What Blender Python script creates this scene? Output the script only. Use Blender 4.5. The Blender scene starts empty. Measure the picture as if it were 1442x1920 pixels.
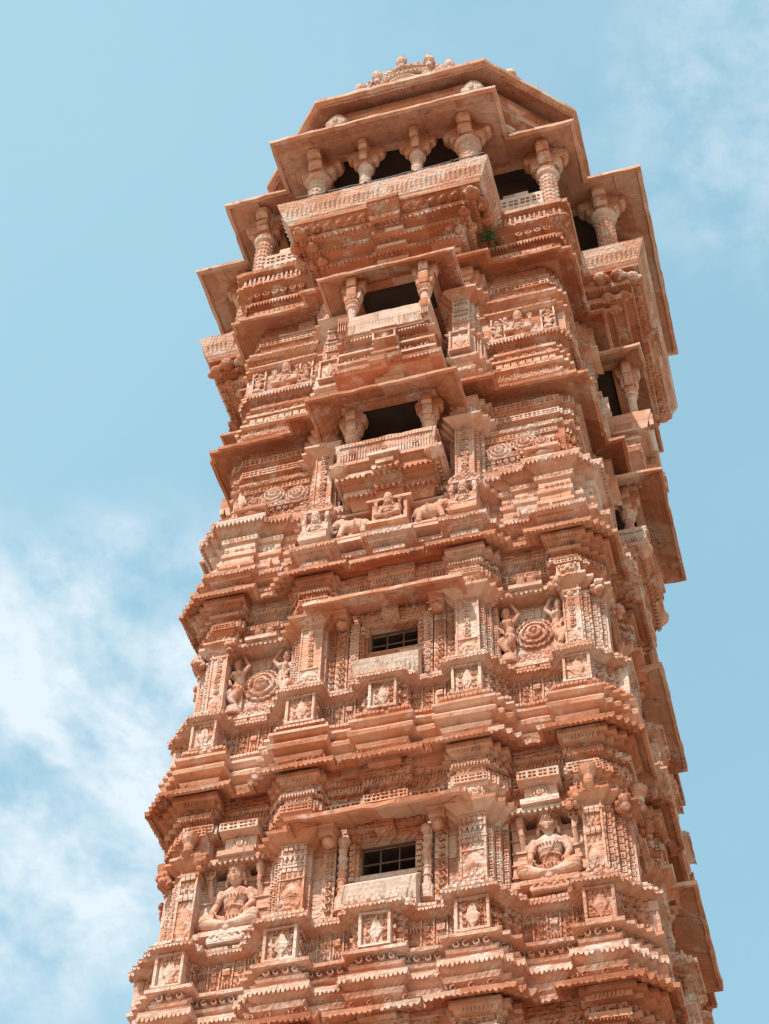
import bpy, math, random
from mathutils import Vector, Matrix, noise
random.seed(7)
R = math.radians
S = bpy.context.scene
COL = S.collection
# ---------------------------------------------------------------- camera
cam = bpy.data.cameras.new('camera'); co = bpy.data.objects.new('camera', cam); COL.objects.link(co)
rt = Vector((0.96252826, 0.27027596, 0.02214154)); up = Vector((0.19824637, -0.75701506, 0.62259664)); fw = Vector((-0.18503438, 0.59487738, 0.78222962))
m = Matrix((rt, up, -fw)).transposed().to_4x4(); m.translation = Vector((4.173555, -16.637341, 0)); co.matrix_world = m
cam.sensor_fit = 'VERTICAL'; cam.sensor_height = 24; cam.sensor_width = 24; cam.lens = 39.0; cam.clip_end = 5000
S.camera = co
# ---------------------------------------------------------------- world, sun, exposure
SUN_EL, SUN_AZ = 50, 14
w = bpy.data.worlds.new('World'); S.world = w; w.use_nodes = True
nt = w.node_tree; N = nt.nodes; L = nt.links
for n in list(N): N.remove(n)
def nd(t, **k):
    n = N.new(t)
    for a, b in k.items(): setattr(n, a, b)
    return n
sky = nd('ShaderNodeTexSky', sky_type='NISHITA', sun_disc=False); sky.sun_elevation = R(SUN_EL); sky.sun_rotation = R(180 + SUN_AZ)
sky.air_density = 1.0; sky.dust_density = 1.6; sky.ozone_density = 1.3
tc = nd('ShaderNodeTexCoord')
def vm(op, a, b=None):
    n = nd('ShaderNodeVectorMath', operation=op)
    for i, v in enumerate((a, b)):
        if v is None: continue
        if isinstance(v, (tuple, list)): n.inputs[i].default_value = v
        else: L.new(v, n.inputs[i])
    return n
def mt(op, a, b=0.0, c=None, clamp=False):
    n = nd('ShaderNodeMath', operation=op, use_clamp=clamp)
    for i, v in enumerate((a, b, c)):
        if v is None: continue
        if isinstance(v, (int, float)): n.inputs[i].default_value = v
        else: L.new(v, n.inputs[i])
    return n.outputs[0]
def smooth(v, a, b):
    n = nd('ShaderNodeMapRange', interpolation_type='SMOOTHSTEP'); L.new(v, n.inputs[0]); n.inputs[1].default_value = a; n.inputs[2].default_value = b
    return n.outputs[0]
D = tc.outputs['Generated']
def ns(scale, detail, dist=0.0, rough=.55, off=(0, 0, 0), st=(1, 1, 1)):
    mp = nd('ShaderNodeMapping'); L.new(D, mp.inputs[0]); mp.inputs['Scale'].default_value = st; mp.inputs['Location'].default_value = off
    t = nd('ShaderNodeTexNoise'); L.new(mp.outputs[0], t.inputs[0]); t.inputs['Scale'].default_value = scale; t.inputs['Detail'].default_value = detail
    t.inputs['Roughness'].default_value = rough; t.inputs['Distortion'].default_value = dist
    return t.outputs[0]
def lobe(v, a, b):   # soft patch of sky round a direction
    d = vm('DOT_PRODUCT', D, tuple(Vector(v).normalized())).outputs['Value']
    return smooth(d, a, b)
CL = CLOUDS = None
def pixdir(u, v):
    return (fw + rt * ((u - 721) / 3120.0) - up * ((v - 960) / 3120.0)).normalized()
c1 = lobe(pixdir(40, 1400), .9860, 1.0); c2 = lobe(pixdir(270, 1220), .9940, 1.0); c4 = lobe(pixdir(60, 1640), .990, 1.0)
c3 = lobe(pixdir(1440, 200), .992, .9998); c5 = lobe(pixdir(-100, 300), .94, 1.0)
wisp = smooth(ns(13, 10, .2, .58, (1.3, .2, 0), (1, .6, 1.5)), .34, .70)
fine = smooth(ns(30, 8, .15, .58, (4, 2, 0)), .32, .72)
body = mt('ADD', c1, mt('MULTIPLY', c2, .9)); body = mt('ADD', body, mt('MULTIPLY', c4, .5), clamp=True)
cl = mt('MULTIPLY', body, mt('ADD', mt('MULTIPLY', wisp, .72), mt('MULTIPLY', fine, .28))); cl = mt('MULTIPLY', cl, 1.5, clamp=True)
cl = mt('ADD', cl, mt('MULTIPLY', mt('MULTIPLY', c3, fine), .45))
cl = mt('ADD', cl, mt('MULTIPLY', smooth(ns(3.0, 8, .6, .6, (.3, 3, 1)), .5, .8), .12), clamp=True)
tint0 = vm('MULTIPLY', sky.outputs[0], (2.9, 3.0, 2.2))
hz = nd('ShaderNodeMixRGB'); hz.inputs[0].default_value = .62; L.new(tint0.outputs[0], hz.inputs[1]); hz.inputs[2].default_value = (3.6, 6.6, 8.3, 1)
class _o: outputs = [hz.outputs[0]]
tint = _o
pale = nd('ShaderNodeMixRGB'); L.new(mt('MULTIPLY', c5, .22), pale.inputs[0]); L.new(tint.outputs[0], pale.inputs[1]); pale.inputs[2].default_value = (5.8, 8.6, 9.9, 1)
mix = nd('ShaderNodeMixRGB'); L.new(cl, mix.inputs[0]); L.new(pale.outputs[0], mix.inputs[1]); mix.inputs[2].default_value = (7.6, 8.7, 9.5, 1)
bg = nd('ShaderNodeBackground'); L.new(mix.outputs[0], bg.inputs[0]); bg.inputs[1].default_value = 0.064
out = nd('ShaderNodeOutputWorld'); L.new(bg.outputs[0], out.inputs[0])
sun = bpy.data.lights.new('sun', 'SUN'); so = bpy.data.objects.new('sun', sun); COL.objects.link(so)
sun.energy = 3.15; sun.angle = R(.53); sun.color = (1, .95, .90)
e, a = R(SUN_EL), R(SUN_AZ)
sd = Vector((-math.sin(a) * math.cos(e), -math.cos(a) * math.cos(e), math.sin(e)))
so.rotation_euler = sd.to_track_quat('Z', 'Y').to_euler()
S.view_settings.view_transform = 'Standard'; S.view_settings.look = 'None'; S.view_settings.gamma = 1; S.view_settings.exposure = 0.72
# ---------------------------------------------------------------- materials
def stone(name, cols, carve=0.0, stain=.5, bump=.5, pale=.0):
    m = bpy.data.materials.new(name); m.use_nodes = True; t = m.node_tree; n = t.nodes; l = t.links
    b = n['Principled BSDF']; b.inputs['Roughness'].default_value = .9; b.inputs['Specular IOR Level'].default_value = .15
    g = n.new('ShaderNodeNewGeometry'); P = g.outputs['Position']
    oi = n.new('ShaderNodeObjectInfo')
    def noi(sc, de, ro=.6, st=None, di=0):
        src = P
        if st:
            mp = n.new('ShaderNodeMapping'); l.new(P, mp.inputs[0]); mp.inputs['Scale'].default_value = st; src = mp.outputs[0]
        x = n.new('ShaderNodeTexNoise'); l.new(src, x.inputs[0]); x.inputs['Scale'].default_value = sc; x.inputs['Detail'].default_value = de; x.inputs['Roughness'].default_value = ro; x.inputs['Distortion'].default_value = di
        return x.outputs[0]
    def mth(op, a, b=0., c=None, clamp=False):
        x = n.new('ShaderNodeMath'); x.operation = op; x.use_clamp = clamp
        for i, v in enumerate((a, b, c)):
            if v is None: continue
            if isinstance(v, (int, float)): x.inputs[i].default_value = v
            else: l.new(v, x.inputs[i])
        return x.outputs[0]
    def ss(v, a, b):
        x = n.new('ShaderNodeMapRange'); x.interpolation_type = 'SMOOTHSTEP'; l.new(v, x.inputs[0]); x.inputs[1].default_value = a; x.inputs[2].default_value = b
        return x.outputs[0]
    def mixc(f, a, b, mode='MIX'):
        x = n.new('ShaderNodeMixRGB'); x.blend_type = mode
        for i, v in enumerate((f, a, b)):
            if isinstance(v, (int, float)): x.inputs[i].default_value = v
            elif isinstance(v, tuple): x.inputs[i].default_value = (*v, 1)
            else: l.new(v, x.inputs[i])
        return x.outputs[0]
    sp = n.new('ShaderNodeSeparateXYZ'); l.new(P, sp.inputs[0])
    u = mth('ADD', sp.outputs[0], sp.outputs[1]); z = sp.outputs[2]
    zc = mth('FLOOR', mth('MULTIPLY', z, 3.1))
    uc = mth('FLOOR', mth('MULTIPLY', mth('ADD', u, mth('MULTIPLY', zc, .37)), 1.35))
    cb = n.new('ShaderNodeCombineXYZ'); l.new(uc, cb.inputs[0]); l.new(zc, cb.inputs[1]); l.new(mth('MULTIPLY', oi.outputs['Random'], 9.7), cb.inputs[2])
    wn = n.new('ShaderNodeTexWhiteNoise'); l.new(cb.outputs[0], wn.inputs[0])
    sn0 = n.new('ShaderNodeSeparateXYZ'); l.new(g.outputs['True Normal'] if 'True Normal' in g.outputs else g.outputs['Normal'], sn0.inputs[0]); flat = ss(mth('ABSOLUTE', sn0.outputs[2]), .25, .55)
    cb2 = n.new('ShaderNodeCombineXYZ'); l.new(mth('FLOOR', mth('MULTIPLY', sp.outputs[0], 1.5)), cb2.inputs[0]); l.new(mth('FLOOR', mth('MULTIPLY', sp.outputs[1], 1.5)), cb2.inputs[1]); l.new(oi.outputs['Random'], cb2.inputs[2])
    wn2 = n.new('ShaderNodeTexWhiteNoise'); l.new(cb2.outputs[0], wn2.inputs[0])
    wv = mth('ADD', mth('MULTIPLY', wn.outputs[0], mth('SUBTRACT', 1, flat)), mth('MULTIPLY', wn2.outputs[0], flat))
    big = noi(.9, 4)
    f = mth('ADD', mth('MULTIPLY', wv, .75), mth('MULTIPLY', big, .8)); f = mth('SUBTRACT', f, .29, None, True)
    r = n.new('ShaderNodeValToRGB'); l.new(f, r.inputs[0])
    el = r.color_ramp.elements
    while len(el) < len(cols): el.new(.5)
    for i, c in enumerate(cols): el[i].position = i / (len(cols) - 1); el[i].color = (*c, 1)
    c = r.outputs[0]
    # a few paler replacement blocks and a few darker old ones
    cs = n.new('ShaderNodeSeparateColor'); l.new(wn.outputs['Color'], cs.inputs[0])
    c = mixc(mth('MULTIPLY', mth('MULTIPLY', ss(cs.outputs[1], .90, .92), mth('SUBTRACT', 1, flat)), .55), c, (.70, .53, .42)); c = mixc(mth('MULTIPLY', mth('MULTIPLY', ss(cs.outputs[2], .88, .90), mth('SUBTRACT', 1, flat)), .45), c, (.33, .12, .06))
    # strata of the sandstone
    st = noi(3.0, 5, .6, (.6, .6, 7), .6)
    c = mixc(.22, c, mixc(1.0, c, mixc(ss(st, .3, .7), (.72, .62, .55), (1.25, 1.2, 1.18)), 'MULTIPLY'))
    sm = noi(7, 6, .7); c = mixc(.30, c, mixc(1.0, c, mixc(ss(sm, .3, .7), (.6, .52, .5), (1.3, 1.28, 1.28)), 'MULTIPLY'))
    # joints between the blocks
    def edge(v, w_):
        fr = mth('FRACT', v); return mth('MINIMUM', ss(fr, 0, w_), ss(mth('SUBTRACT', 1, fr), 0, w_))
    wob = mth('MULTIPLY', noi(2.5, 2), .12)
    jt = mth('MINIMUM', edge(mth('ADD', mth('MULTIPLY', z, 3.1), mth('MULTIPLY', wob, .3)), .03), edge(mth('ADD', mth('MULTIPLY', mth('ADD', u, mth('MULTIPLY', zc, .37)), 1.35), wob), .018))
    jt = mth('MAXIMUM', jt, flat)
    c = mixc(mth('MULTIPLY', mth('SUBTRACT', 1, jt), .55), c, (.10, .045, .03))
    # rain streaks: stretched down the walls
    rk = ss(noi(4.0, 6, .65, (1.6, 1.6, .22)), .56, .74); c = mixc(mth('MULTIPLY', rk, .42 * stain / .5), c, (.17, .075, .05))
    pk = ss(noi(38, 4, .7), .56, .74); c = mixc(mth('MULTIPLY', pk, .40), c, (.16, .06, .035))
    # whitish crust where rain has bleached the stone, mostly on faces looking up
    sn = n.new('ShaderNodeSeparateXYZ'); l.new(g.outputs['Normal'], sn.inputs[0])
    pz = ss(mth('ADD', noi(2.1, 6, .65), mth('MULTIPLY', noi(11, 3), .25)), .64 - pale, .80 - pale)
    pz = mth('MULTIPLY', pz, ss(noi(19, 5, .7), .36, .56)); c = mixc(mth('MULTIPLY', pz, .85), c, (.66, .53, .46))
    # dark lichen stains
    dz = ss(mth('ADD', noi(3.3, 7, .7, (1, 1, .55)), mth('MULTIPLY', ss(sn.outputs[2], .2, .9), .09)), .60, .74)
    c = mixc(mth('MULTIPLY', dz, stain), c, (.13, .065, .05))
    l.new(c, b.inputs['Base Color'])
    # grain, chipping and shallow carving as relief
    h = mth('ADD', mth('MULTIPLY', noi(28, 6, .7), .5), mth('MULTIPLY', noi(6, 5, .6), .6)); h = mth('ADD', h, mth('MULTIPLY', jt, .25))
    if carve:
        vo = n.new('ShaderNodeTexVoronoi'); vo.feature = 'SMOOTH_F1'; cm = n.new('ShaderNodeCombineXYZ')
        l.new(u, cm.inputs[0]); l.new(z, cm.inputs[1]); l.new(cm.outputs[0], vo.inputs[0]); vo.inputs['Scale'].default_value = 17; vo.inputs['Randomness'].default_value = .45
        h = mth('ADD', h, mth('MULTIPLY', ss(vo.outputs['Distance'], .12, .5), -carve))
    bp = n.new('ShaderNodeBump'); bp.inputs['Strength'].default_value = bump; bp.inputs['Distance'].default_value = .035; l.new(h, bp.inputs['Height']); l.new(bp.outputs[0], b.inputs['Normal'])
    return m
OR = [(.41, .150, .085), (.55, .235, .135), (.62, .31, .20), (.65, .385, .28), (.68, .48, .385)]
PK = [(.52, .225, .14), (.61, .32, .215), (.66, .395, .295), (.70, .50, .41)]
CR = [(.57, .34, .24), (.63, .44, .35), (.68, .54, .46)]
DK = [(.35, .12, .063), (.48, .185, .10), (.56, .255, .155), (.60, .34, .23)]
M = {'stone': stone('sandstone', OR, 0, .55), 'carved': stone('carved_sandstone', OR, 1.0, .45, .7), 'pink': stone('pink_sandstone', PK, .5, .35, .6, .04),
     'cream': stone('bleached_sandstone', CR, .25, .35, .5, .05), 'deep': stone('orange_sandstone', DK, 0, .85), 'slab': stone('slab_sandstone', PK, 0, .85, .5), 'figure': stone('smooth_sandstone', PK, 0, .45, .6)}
def plain(name, c, r=.8, mtl=0):
    m = bpy.data.materials.new(name); m.use_nodes = True; b = m.node_tree.nodes['Principled BSDF']; n = m.node_tree.nodes
    b.inputs['Roughness'].default_value = r; b.inputs['Metallic'].default_value = mtl
    t = n.new('ShaderNodeTexNoise'); t.inputs['Scale'].default_value = 9; t.inputs['Detail'].default_value = 6
    k = n.new('ShaderNodeMixRGB'); m.node_tree.links.new(t.outputs[0], k.inputs[0]); k.inputs[1].default_value = (*[v * .6 for v in c], 1); k.inputs[2].default_value = (*[min(1, v * 1.4) for v in c], 1)
    m.node_tree.links.new(k.outputs[0], b.inputs['Base Color'])
    return m
M['iron'] = plain('rusty_iron', (.16, .10, .08), .7, .0); M['painted_shade'] = plain('painted_shade_interior', (.055, .034, .028), 1)  # dark interior colour stands in for the shade inside rooms and under ceilings
M['rubber'] = plain('black_rubber', (.01, .01, .01), .5); M['leaf'] = plain('leaf_green', (.07, .12, .03), .7); M['earth'] = plain('dry_earth', (.36, .26, .18), 1)
# ---------------------------------------------------------------- mesh builder
class MB:
    def __init__(s): s.v = []; s.f = []
    def add(s, vs, fs):
        k = len(s.v); s.v += [tuple(v) for v in vs]; s.f += [tuple(i + k for i in f) for f in fs]
    def box(s, x0, x1, y0, y1, z0, z1):
        s.add([(x, y, z) for x in (x0, x1) for y in (y0, y1) for z in (z0, z1)],
              [(0, 1, 3, 2), (4, 6, 7, 5), (0, 4, 5, 1), (2, 3, 7, 6), (0, 2, 6, 4), (1, 5, 7, 3)])
    def b(s, x0, x1, d0, d1, z0, z1): s.box(x0, x1, -d1, -d0, z0, z1)     # front-face box: d = distance out from the axis
    def hexa(s, lo, hi):   # two quads (each 4 points, same turn)
        s.add(list(lo) + list(hi), [(3, 2, 1, 0), (4, 5, 6, 7), (0, 1, 5, 4), (1, 2, 6, 5), (2, 3, 7, 6), (3, 0, 4, 7)])
    def ob(s, c, d, n, hx, hy, hz):  # box at c, half sizes along d, n, z
        c = Vector(c); Z = Vector((0, 0, hz)); X = Vector(d) * hx; Y = Vector(n) * hy
        s.hexa([c - X - Y - Z, c + X - Y - Z, c + X + Y - Z, c - X + Y - Z], [c - X - Y + Z, c + X - Y + Z, c + X + Y + Z, c - X + Y + Z])
    def lathe(s, cx, cy, prof, n=16, sx=1, sy=1, ph=0):
        k = len(prof); vs = []
        for r, z in prof:
            for i in range(n):
                t = 2 * math.pi * (i + ph) / n; vs.append((cx + r * sx * math.cos(t), cy + r * sy * math.sin(t), z))
        fs = [(j * n + i, j * n + (i + 1) % n, (j + 1) * n + (i + 1) % n, (j + 1) * n + i) for j in range(k - 1) for i in range(n)]
        fs += [tuple(range(n))[::-1], tuple((k - 1) * n + i for i in range(n))]
        s.add(vs, fs)
    def tube(s, p0, p1, r0, r1, n=8):
        p0, p1 = Vector(p0), Vector(p1); d = (p1 - p0).normalized(); a = d.orthogonal().normalized(); b = d.cross(a)
        vs = [p + (a * math.cos(2 * math.pi * i / n) + b * math.sin(2 * math.pi * i / n)) * r for p, r in ((p0, r0), (p1, r1)) for i in range(n)]
        s.add(vs, [(i, (i + 1) % n, n + (i + 1) % n, n + i) for i in range(n)] + [tuple(range(n))[::-1], tuple(range(n, 2 * n))])
    def ell(s, c, r, rot=(0, 0, 0), n=12, k=8):
        from mathutils import Euler
        mm = Euler(rot).to_matrix(); c = Vector(c); vs = [c + mm @ Vector((0, 0, -r[2]))]
        for j in range(1, k):
            t = math.pi * j / k
            for i in range(n):
                u = 2 * math.pi * i / n; vs.append(c + mm @ Vector((r[0] * math.sin(t) * math.cos(u), r[1] * math.sin(t) * math.sin(u), -r[2] * math.cos(t))))
        vs.append(c + mm @ Vector((0, 0, r[2])))
        fs = [(0, 1 + (i + 1) % n, 1 + i) for i in range(n)]
        for j in range(k - 2):
            for i in range(n): fs.append((1 + j * n + i, 1 + j * n + (i + 1) % n, 1 + (j + 1) * n + (i + 1) % n, 1 + (j + 1) * n + i))
        o = 1 + (k - 2) * n; fs += [(o + i, o + (i + 1) % n, len(vs) - 1) for i in range(n)]
        s.add(vs, fs)
    def sweep(s, poly, prof, sub=.16, cap=True, opn=False):
        """closed CCW polygon swept along profile [(offset, z)...] with mitred corners"""
        n = len(poly); P = [Vector(p) for p in poly]; pts = []; offs = []
        for i in range(n):
            a, b, c = P[i - 1], P[i], P[(i + 1) % n]
            d0 = (b - a).normalized(); d1 = (c - b).normalized(); n0 = Vector((d0.y, -d0.x)); n1 = Vector((d1.y, -d1.x))
            mi = n0 + n1; k = mi.dot(n0); mi = mi / k if abs(k) > 1e-6 else n0
            if opn and i == 0: mi = n1
            if opn and i == n - 1: mi = n0; last = len(pts)
            pts.append(b); offs.append(mi)
            ln = (c - b).length; q = max(1, int(ln / sub)) if sub else 1
            a2 = d1; d2 = (P[(i + 2) % n] - c).normalized(); nn1 = Vector((d2.y, -d2.x)); mj = n1 + nn1; kj = mj.dot(n1); mj = mj / kj if abs(kj) > 1e-6 else n1
            if opn and i == n - 2: mj = n1
            if opn and i == n - 1: mj = mi
            for t in range(1, q):
                f = t / q; pts.append(b.lerp(c, f)); offs.append(mi.lerp(mj, f))
        K = len(pts); vs = []
        for o, z in prof:
            for p, q in zip(pts, offs): vs.append((p.x + q.x * o, p.y + q.y * o, z))
        fs = [(j * K + i, j * K + (i + 1) % K, (j + 1) * K + (i + 1) % K, (j + 1) * K + i) for j in range(len(prof) - 1) for i in range(K)]
        if cap == 'loop': fs += [((len(prof) - 1) * K + i, (len(prof) - 1) * K + (i + 1) % K, (i + 1) % K, i) for i in range(K)]
        elif cap: fs += [tuple(range(K))[::-1], tuple(range((len(prof) - 1) * K, len(prof) * K))]
        if opn: fs = [f for f in fs if not ((f[0] % K) >= last)]
        s.add(vs, fs)
    def build(s, name, mat, parent=None, smooth=False, jit=.011, rz=0, loc=(0, 0, 0)):
        me = bpy.data.meshes.new(name)
        if jit:
            vv = []
            for v in s.v:
                p = Vector(v); q = p + noise.noise_vector(p * 5.3) * jit + noise.noise_vector(p * 19.0) * (jit * .55); vv.append(q)
        else: vv = s.v
        me.from_pydata(vv, [], s.f); me.materials.append(M[mat])
        if smooth: me.shade_smooth()
        me.update(); o = bpy.data.objects.new(name, me); COL.objects.link(o)
        if parent: o.parent = parent
        o.rotation_euler.z = rz; o.location = loc
        return o
def outline(spec):
    """half of one face: [(x, D)...] D holds up to x; last item is the corner (x == D). Returns full CCW polygon"""
    h = []
    for i, (x, d) in enumerate(spec):
        if i: h.append((spec[i - 1][0], -d))
        h.append((x, -d))
    # drop the corner duplicates, mirror across the diagonal
    q = h[:]                               # centre -> corner on the front face
    dg = [(-y, -x) for x, y in q[:-1]][::-1]
    quarter = q + dg                       # front-right quadrant, from front centre to right centre
    poly = []
    for k in range(4):
        for x, y in quarter:
            for _ in range(k): x, y = -y, x
            poly.append((x, y))
    out = []
    for p in poly:
        if not out or (abs(p[0] - out[-1][0]) + abs(p[1] - out[-1][1])) > 1e-6: out.append(p)
    # remove collinear points
    res = []
    n = len(out)
    for i in range(n):
        a, b, c = out[i - 1], out[i], out[(i + 1) % n]
        if abs((b[0] - a[0]) * (c[1] - b[1]) - (b[1] - a[1]) * (c[0] - b[0])) > 1e-7: res.append(b)
    return res
def segs(poly, off=0, back=False):
    P = [Vector(p) for p in poly]; n = len(P); Q = []
    for i in range(n):
        a, b, c = P[i - 1], P[i], P[(i + 1) % n]; d0 = (b - a).normalized(); d1 = (c - b).normalized()
        n0 = Vector((d0.y, -d0.x)); n1 = Vector((d1.y, -d1.x)); mi = n0 + n1; k = mi.dot(n0); Q.append(b + (mi / k if abs(k) > 1e-6 else n0) * off)
    for i in range(n):
        a, b = Q[i], Q[(i + 1) % n]; d = (b - a)
        if d.length < .03: continue
        ln = d.length; d = d / ln; nn = Vector((d.y, -d.x))
        if (P[(i + 1) % n] - P[i]).normalized().dot(d) < 0: continue
        if nn.y > .5 and not back: continue
        yield a, d, nn, ln
V3 = lambda p, z: Vector((p.x, p.y, z))
def band(mb, a, d, n, ln, z0, z1, kind, w=.06, dep=.02, skip=.04, lean=0.0):
    """one straight run of ornament from a along d (unit), outward n"""
    d3, n3 = Vector((d.x, d.y, 0)), Vector((n.x, n.y, 0)); h = z1 - z0; zm = (z0 + z1) / 2
    if kind == 'perf':
        for z, t in ((z0 + h * .08, h * .08), (zm, h * .07), (z1 - h * .08, h * .08)): mb.ob(V3(a + d * ln / 2 + n * dep / 2, z), d3, n3, ln / 2, dep / 2 + .01, t)
        k = max(1, round(ln / w)); st = ln / k
        for i in range(k + 1):
            tk = st * (.24 if i % 2 == 0 else .11)
            mb.ob(V3(a + d * min(max(i * st, tk), ln - tk) + n * dep / 2, zm), d3, n3, tk, dep / 2 + .008, h / 2)
        return
    k = max(1, round(ln / w)); st = ln / k
    for i in range(k):
        if random.random() < skip: continue
        c = a + d * (i + .5) * st; hw = st * .43 * random.uniform(.9, 1.05)
        if kind == 'teeth':
            A = [V3(c - d * hw, z1), V3(c + d * hw, z1), V3(c + d * hw * .15, z0), V3(c - d * hw * .15, z0)]
            mb.hexa([p - n3 * .01 for p in A], [p + n3 * dep for p in A])
        elif kind == 'scallop':
            hw = st * random.uniform(.36, .52); h = (z1 - z0) * random.uniform(.7, 1.1); z0_, z0 = z0, z1 - h; A = [V3(c - d * hw, z1), V3(c + d * hw, z1), V3(c + d * hw * .55, z0 + h * .25), V3(c + d * .001, z0 + random.uniform(0, h * .15)), V3(c - d * hw * .55, z0 + h * .25)]
            vs = [p - n3 * dep for p in A] + [p + n3 * .004 for p in A]
            mb.add(vs, [(4, 3, 2, 1, 0), (5, 6, 7, 8, 9)] + [(j, (j + 1) % 5, 5 + (j + 1) % 5, 5 + j) for j in range(5)]); z0 = z0_; h = z1 - z0
        elif kind == 'petal':
            l0, l1 = 0, lean
            A = [V3(c - d * hw * .5, z0), V3(c + d * hw * .5, z0)]; B = [V3(c - d * hw, zm + h * .2) + n3 * lean * .7, V3(c + d * hw, zm + h * .2) + n3 * lean * .7]; T = V3(c, z1) + n3 * lean
            vs = A + B + [T, V3(c, zm) + n3 * (lean * .5 + dep)]
            mb.add(vs, [(0, 1, 5), (1, 3, 5), (3, 4, 5), (4, 2, 5), (2, 0, 5)])
        elif kind == 'boss':
            vs = [V3(c - d * hw, zm), V3(c, z0 + h * .05), V3(c + d * hw, zm), V3(c, z1 - h * .05), V3(c + n * dep, zm)]
            mb.add(vs, [(0, 1, 4), (1, 2, 4), (2, 3, 4), (3, 0, 4)])
        elif kind == 'disc':
            r = min(hw, h * .46); vs = []
            for rr, q in ((r, 0), (r * .92, dep), (r * .55, dep), (r * .5, dep * .3), (r * .3, dep * .3), (r * .22, dep * 1.2)):
                for j in range(8): t = j * math.pi / 4 + .2; vs.append(V3(c + n * q, zm) + d3 * math.cos(t) * rr + Vector((0, 0, math.sin(t) * rr)))
            fs = [(q * 8 + j, q * 8 + (j + 1) % 8, q * 8 + 8 + (j + 1) % 8, q * 8 + 8 + j) for q in range(5) for j in range(8)] + [tuple(range(40, 48))]
            mb.add(vs, fs)
        elif kind == 'block':
            mb.ob(V3(c + n * dep / 2, zm), d3, n3, hw, dep / 2 + .01, h / 2)
        elif kind == 'slat':
            mb.ob(V3(c + n * dep / 2, zm), d3, n3, hw * .45, dep / 2 + .01, h / 2)
        elif kind == 'leafy':   # curling scroll with a knob in its eye
            r = min(hw * 1.05, h * .47); s0 = 1 if i % 2 else -1; vs = []; K = 8
            for j in range(K + 1):
                t = s0 * (j / K * 5.0) + 1.2; q = r * (1 - .38 * j / K); th = r * .30 * (1 - .5 * j / K)
                for rr, o_ in ((q, 0), (q - th * .3, dep), (q - th, dep), (q - th * 1.15, 0)): vs.append(V3(c + n * o_, zm) + d3 * math.cos(t) * rr + Vector((0, 0, math.sin(t) * rr)))
            mb.add(vs, [(j * 4 + e, j * 4 + e + 1, j * 4 + e + 5, j * 4 + e + 4) for j in range(K) for e in range(3)])
            e = r * .24; q = V3(c, zm); z_ = Vector((0, 0, e)); vs = [q - d3 * e, q - z_, q + d3 * e, q + z_, q + n3 * dep * 1.1]; mb.add(vs, [(0, 1, 4), (1, 2, 4), (2, 3, 4), (3, 0, 4)])
            for sx in (-1, 1):
                q = V3(c + d * hw * .95 * sx, zm + h * .3 * sx * s0); e = min(hw, h) * .22; z_ = Vector((0, 0, e)); vs = [q - d3 * e, q - z_, q + d3 * e, q + z_, q + n3 * dep * .8]; mb.add(vs, [(0, 1, 4), (1, 2, 4), (2, 3, 4), (3, 0, 4)])
def run(mb, poly, off, z0, z1, kind, **k):
    for a, d, n, ln in segs(poly, off):
        if -a.dot(n) > -1.3 and a.dot(n) < 1.3 and ln > 1: continue
        band(mb, a, d, n, ln, z0, z1, kind, **k)
def fband(mb, x0, x1, dd, z0, z1, kind, **k):     # same on the front plane only
    band(mb, Vector((x0, -dd)), Vector((1, 0)), Vector((0, -1)), x1 - x0, z0, z1, kind, **k)
def dup(o, rz=0, parent=None):        # a part, turned about the tower's axis, with copies of its sub-parts
    c = o.copy(); COL.objects.link(c); c.parent = parent or o.parent; c.rotation_euler.z = o.rotation_euler.z + rz
    for ch in list(o.children): dup(ch, 0, c)
    return c
Q = math.pi / 2
def around(o, which=(Q, -Q)):
    for r in which: dup(o, r, o.parent)
# ---------------------------------------------------------------- ground
g = MB(); n = 40
gv = []
for i in range(n + 1):
    for j in range(n + 1):
        x = -3000 + 6000 * i / n; y = -3000 + 6000 * j / n; gv.append((x, y, -1.65))
g.add(gv, [(i * (n + 1) + j, (i + 1) * (n + 1) + j, (i + 1) * (n + 1) + j + 1, i * (n + 1) + j + 1) for i in range(n) for j in range(n)])
go = g.build('ground', 'earth', jit=0); go['kind'] = 'structure'
# ---------------------------------------------------------------- the tower
T = bpy.data.objects.new('tower', None); COL.objects.link(T); T.location = (0, 0, -1.65)
T['label'] = 'tall carved orange sandstone tower with balconies, stepped cornices and an eight-sided roofed top'; T['category'] = 'tower'
def part(mb, name, mat, parent=None, **k):
    o = mb.build(name, mat, parent or T, **k)
    if parent is None or parent is T: o.location.z += 1.65
    return o
# plan outlines (x, D) from face centre to corner
PB = [(.20, 3.02), (.30, 2.92), (.84, 2.80), (1.23, 3.02), (1.31, 2.92), (1.39, 2.80), (1.47, 2.70), (2.14, 2.60), (2.20, 2.72), (2.47, 2.86), (2.56, 2.77), (2.665, 2.665)]
PE = [(.22, 2.92), (.82, 2.80), (1.22, 2.94), (1.30, 2.86), (1.40, 2.76), (2.16, 2.60), (2.46, 2.80), (2.55, 2.71), (2.63, 2.63)]
PW = [(.90, 2.62), (1.30, 2.55), (2.14, 2.34), (2.42, 2.42)]
PN = [(.33, 1.1), (.90, 2.62), (1.30, 2.55), (2.14, 2.34), (2.42, 2.42)]
PTop = [(.22, 2.72), (.84, 2.64), (1.20, 2.78), (1.28, 2.70), (1.36, 2.62), (2.16, 2.50), (2.44, 2.68), (2.52, 2.60), (2.56, 2.56)]
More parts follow.
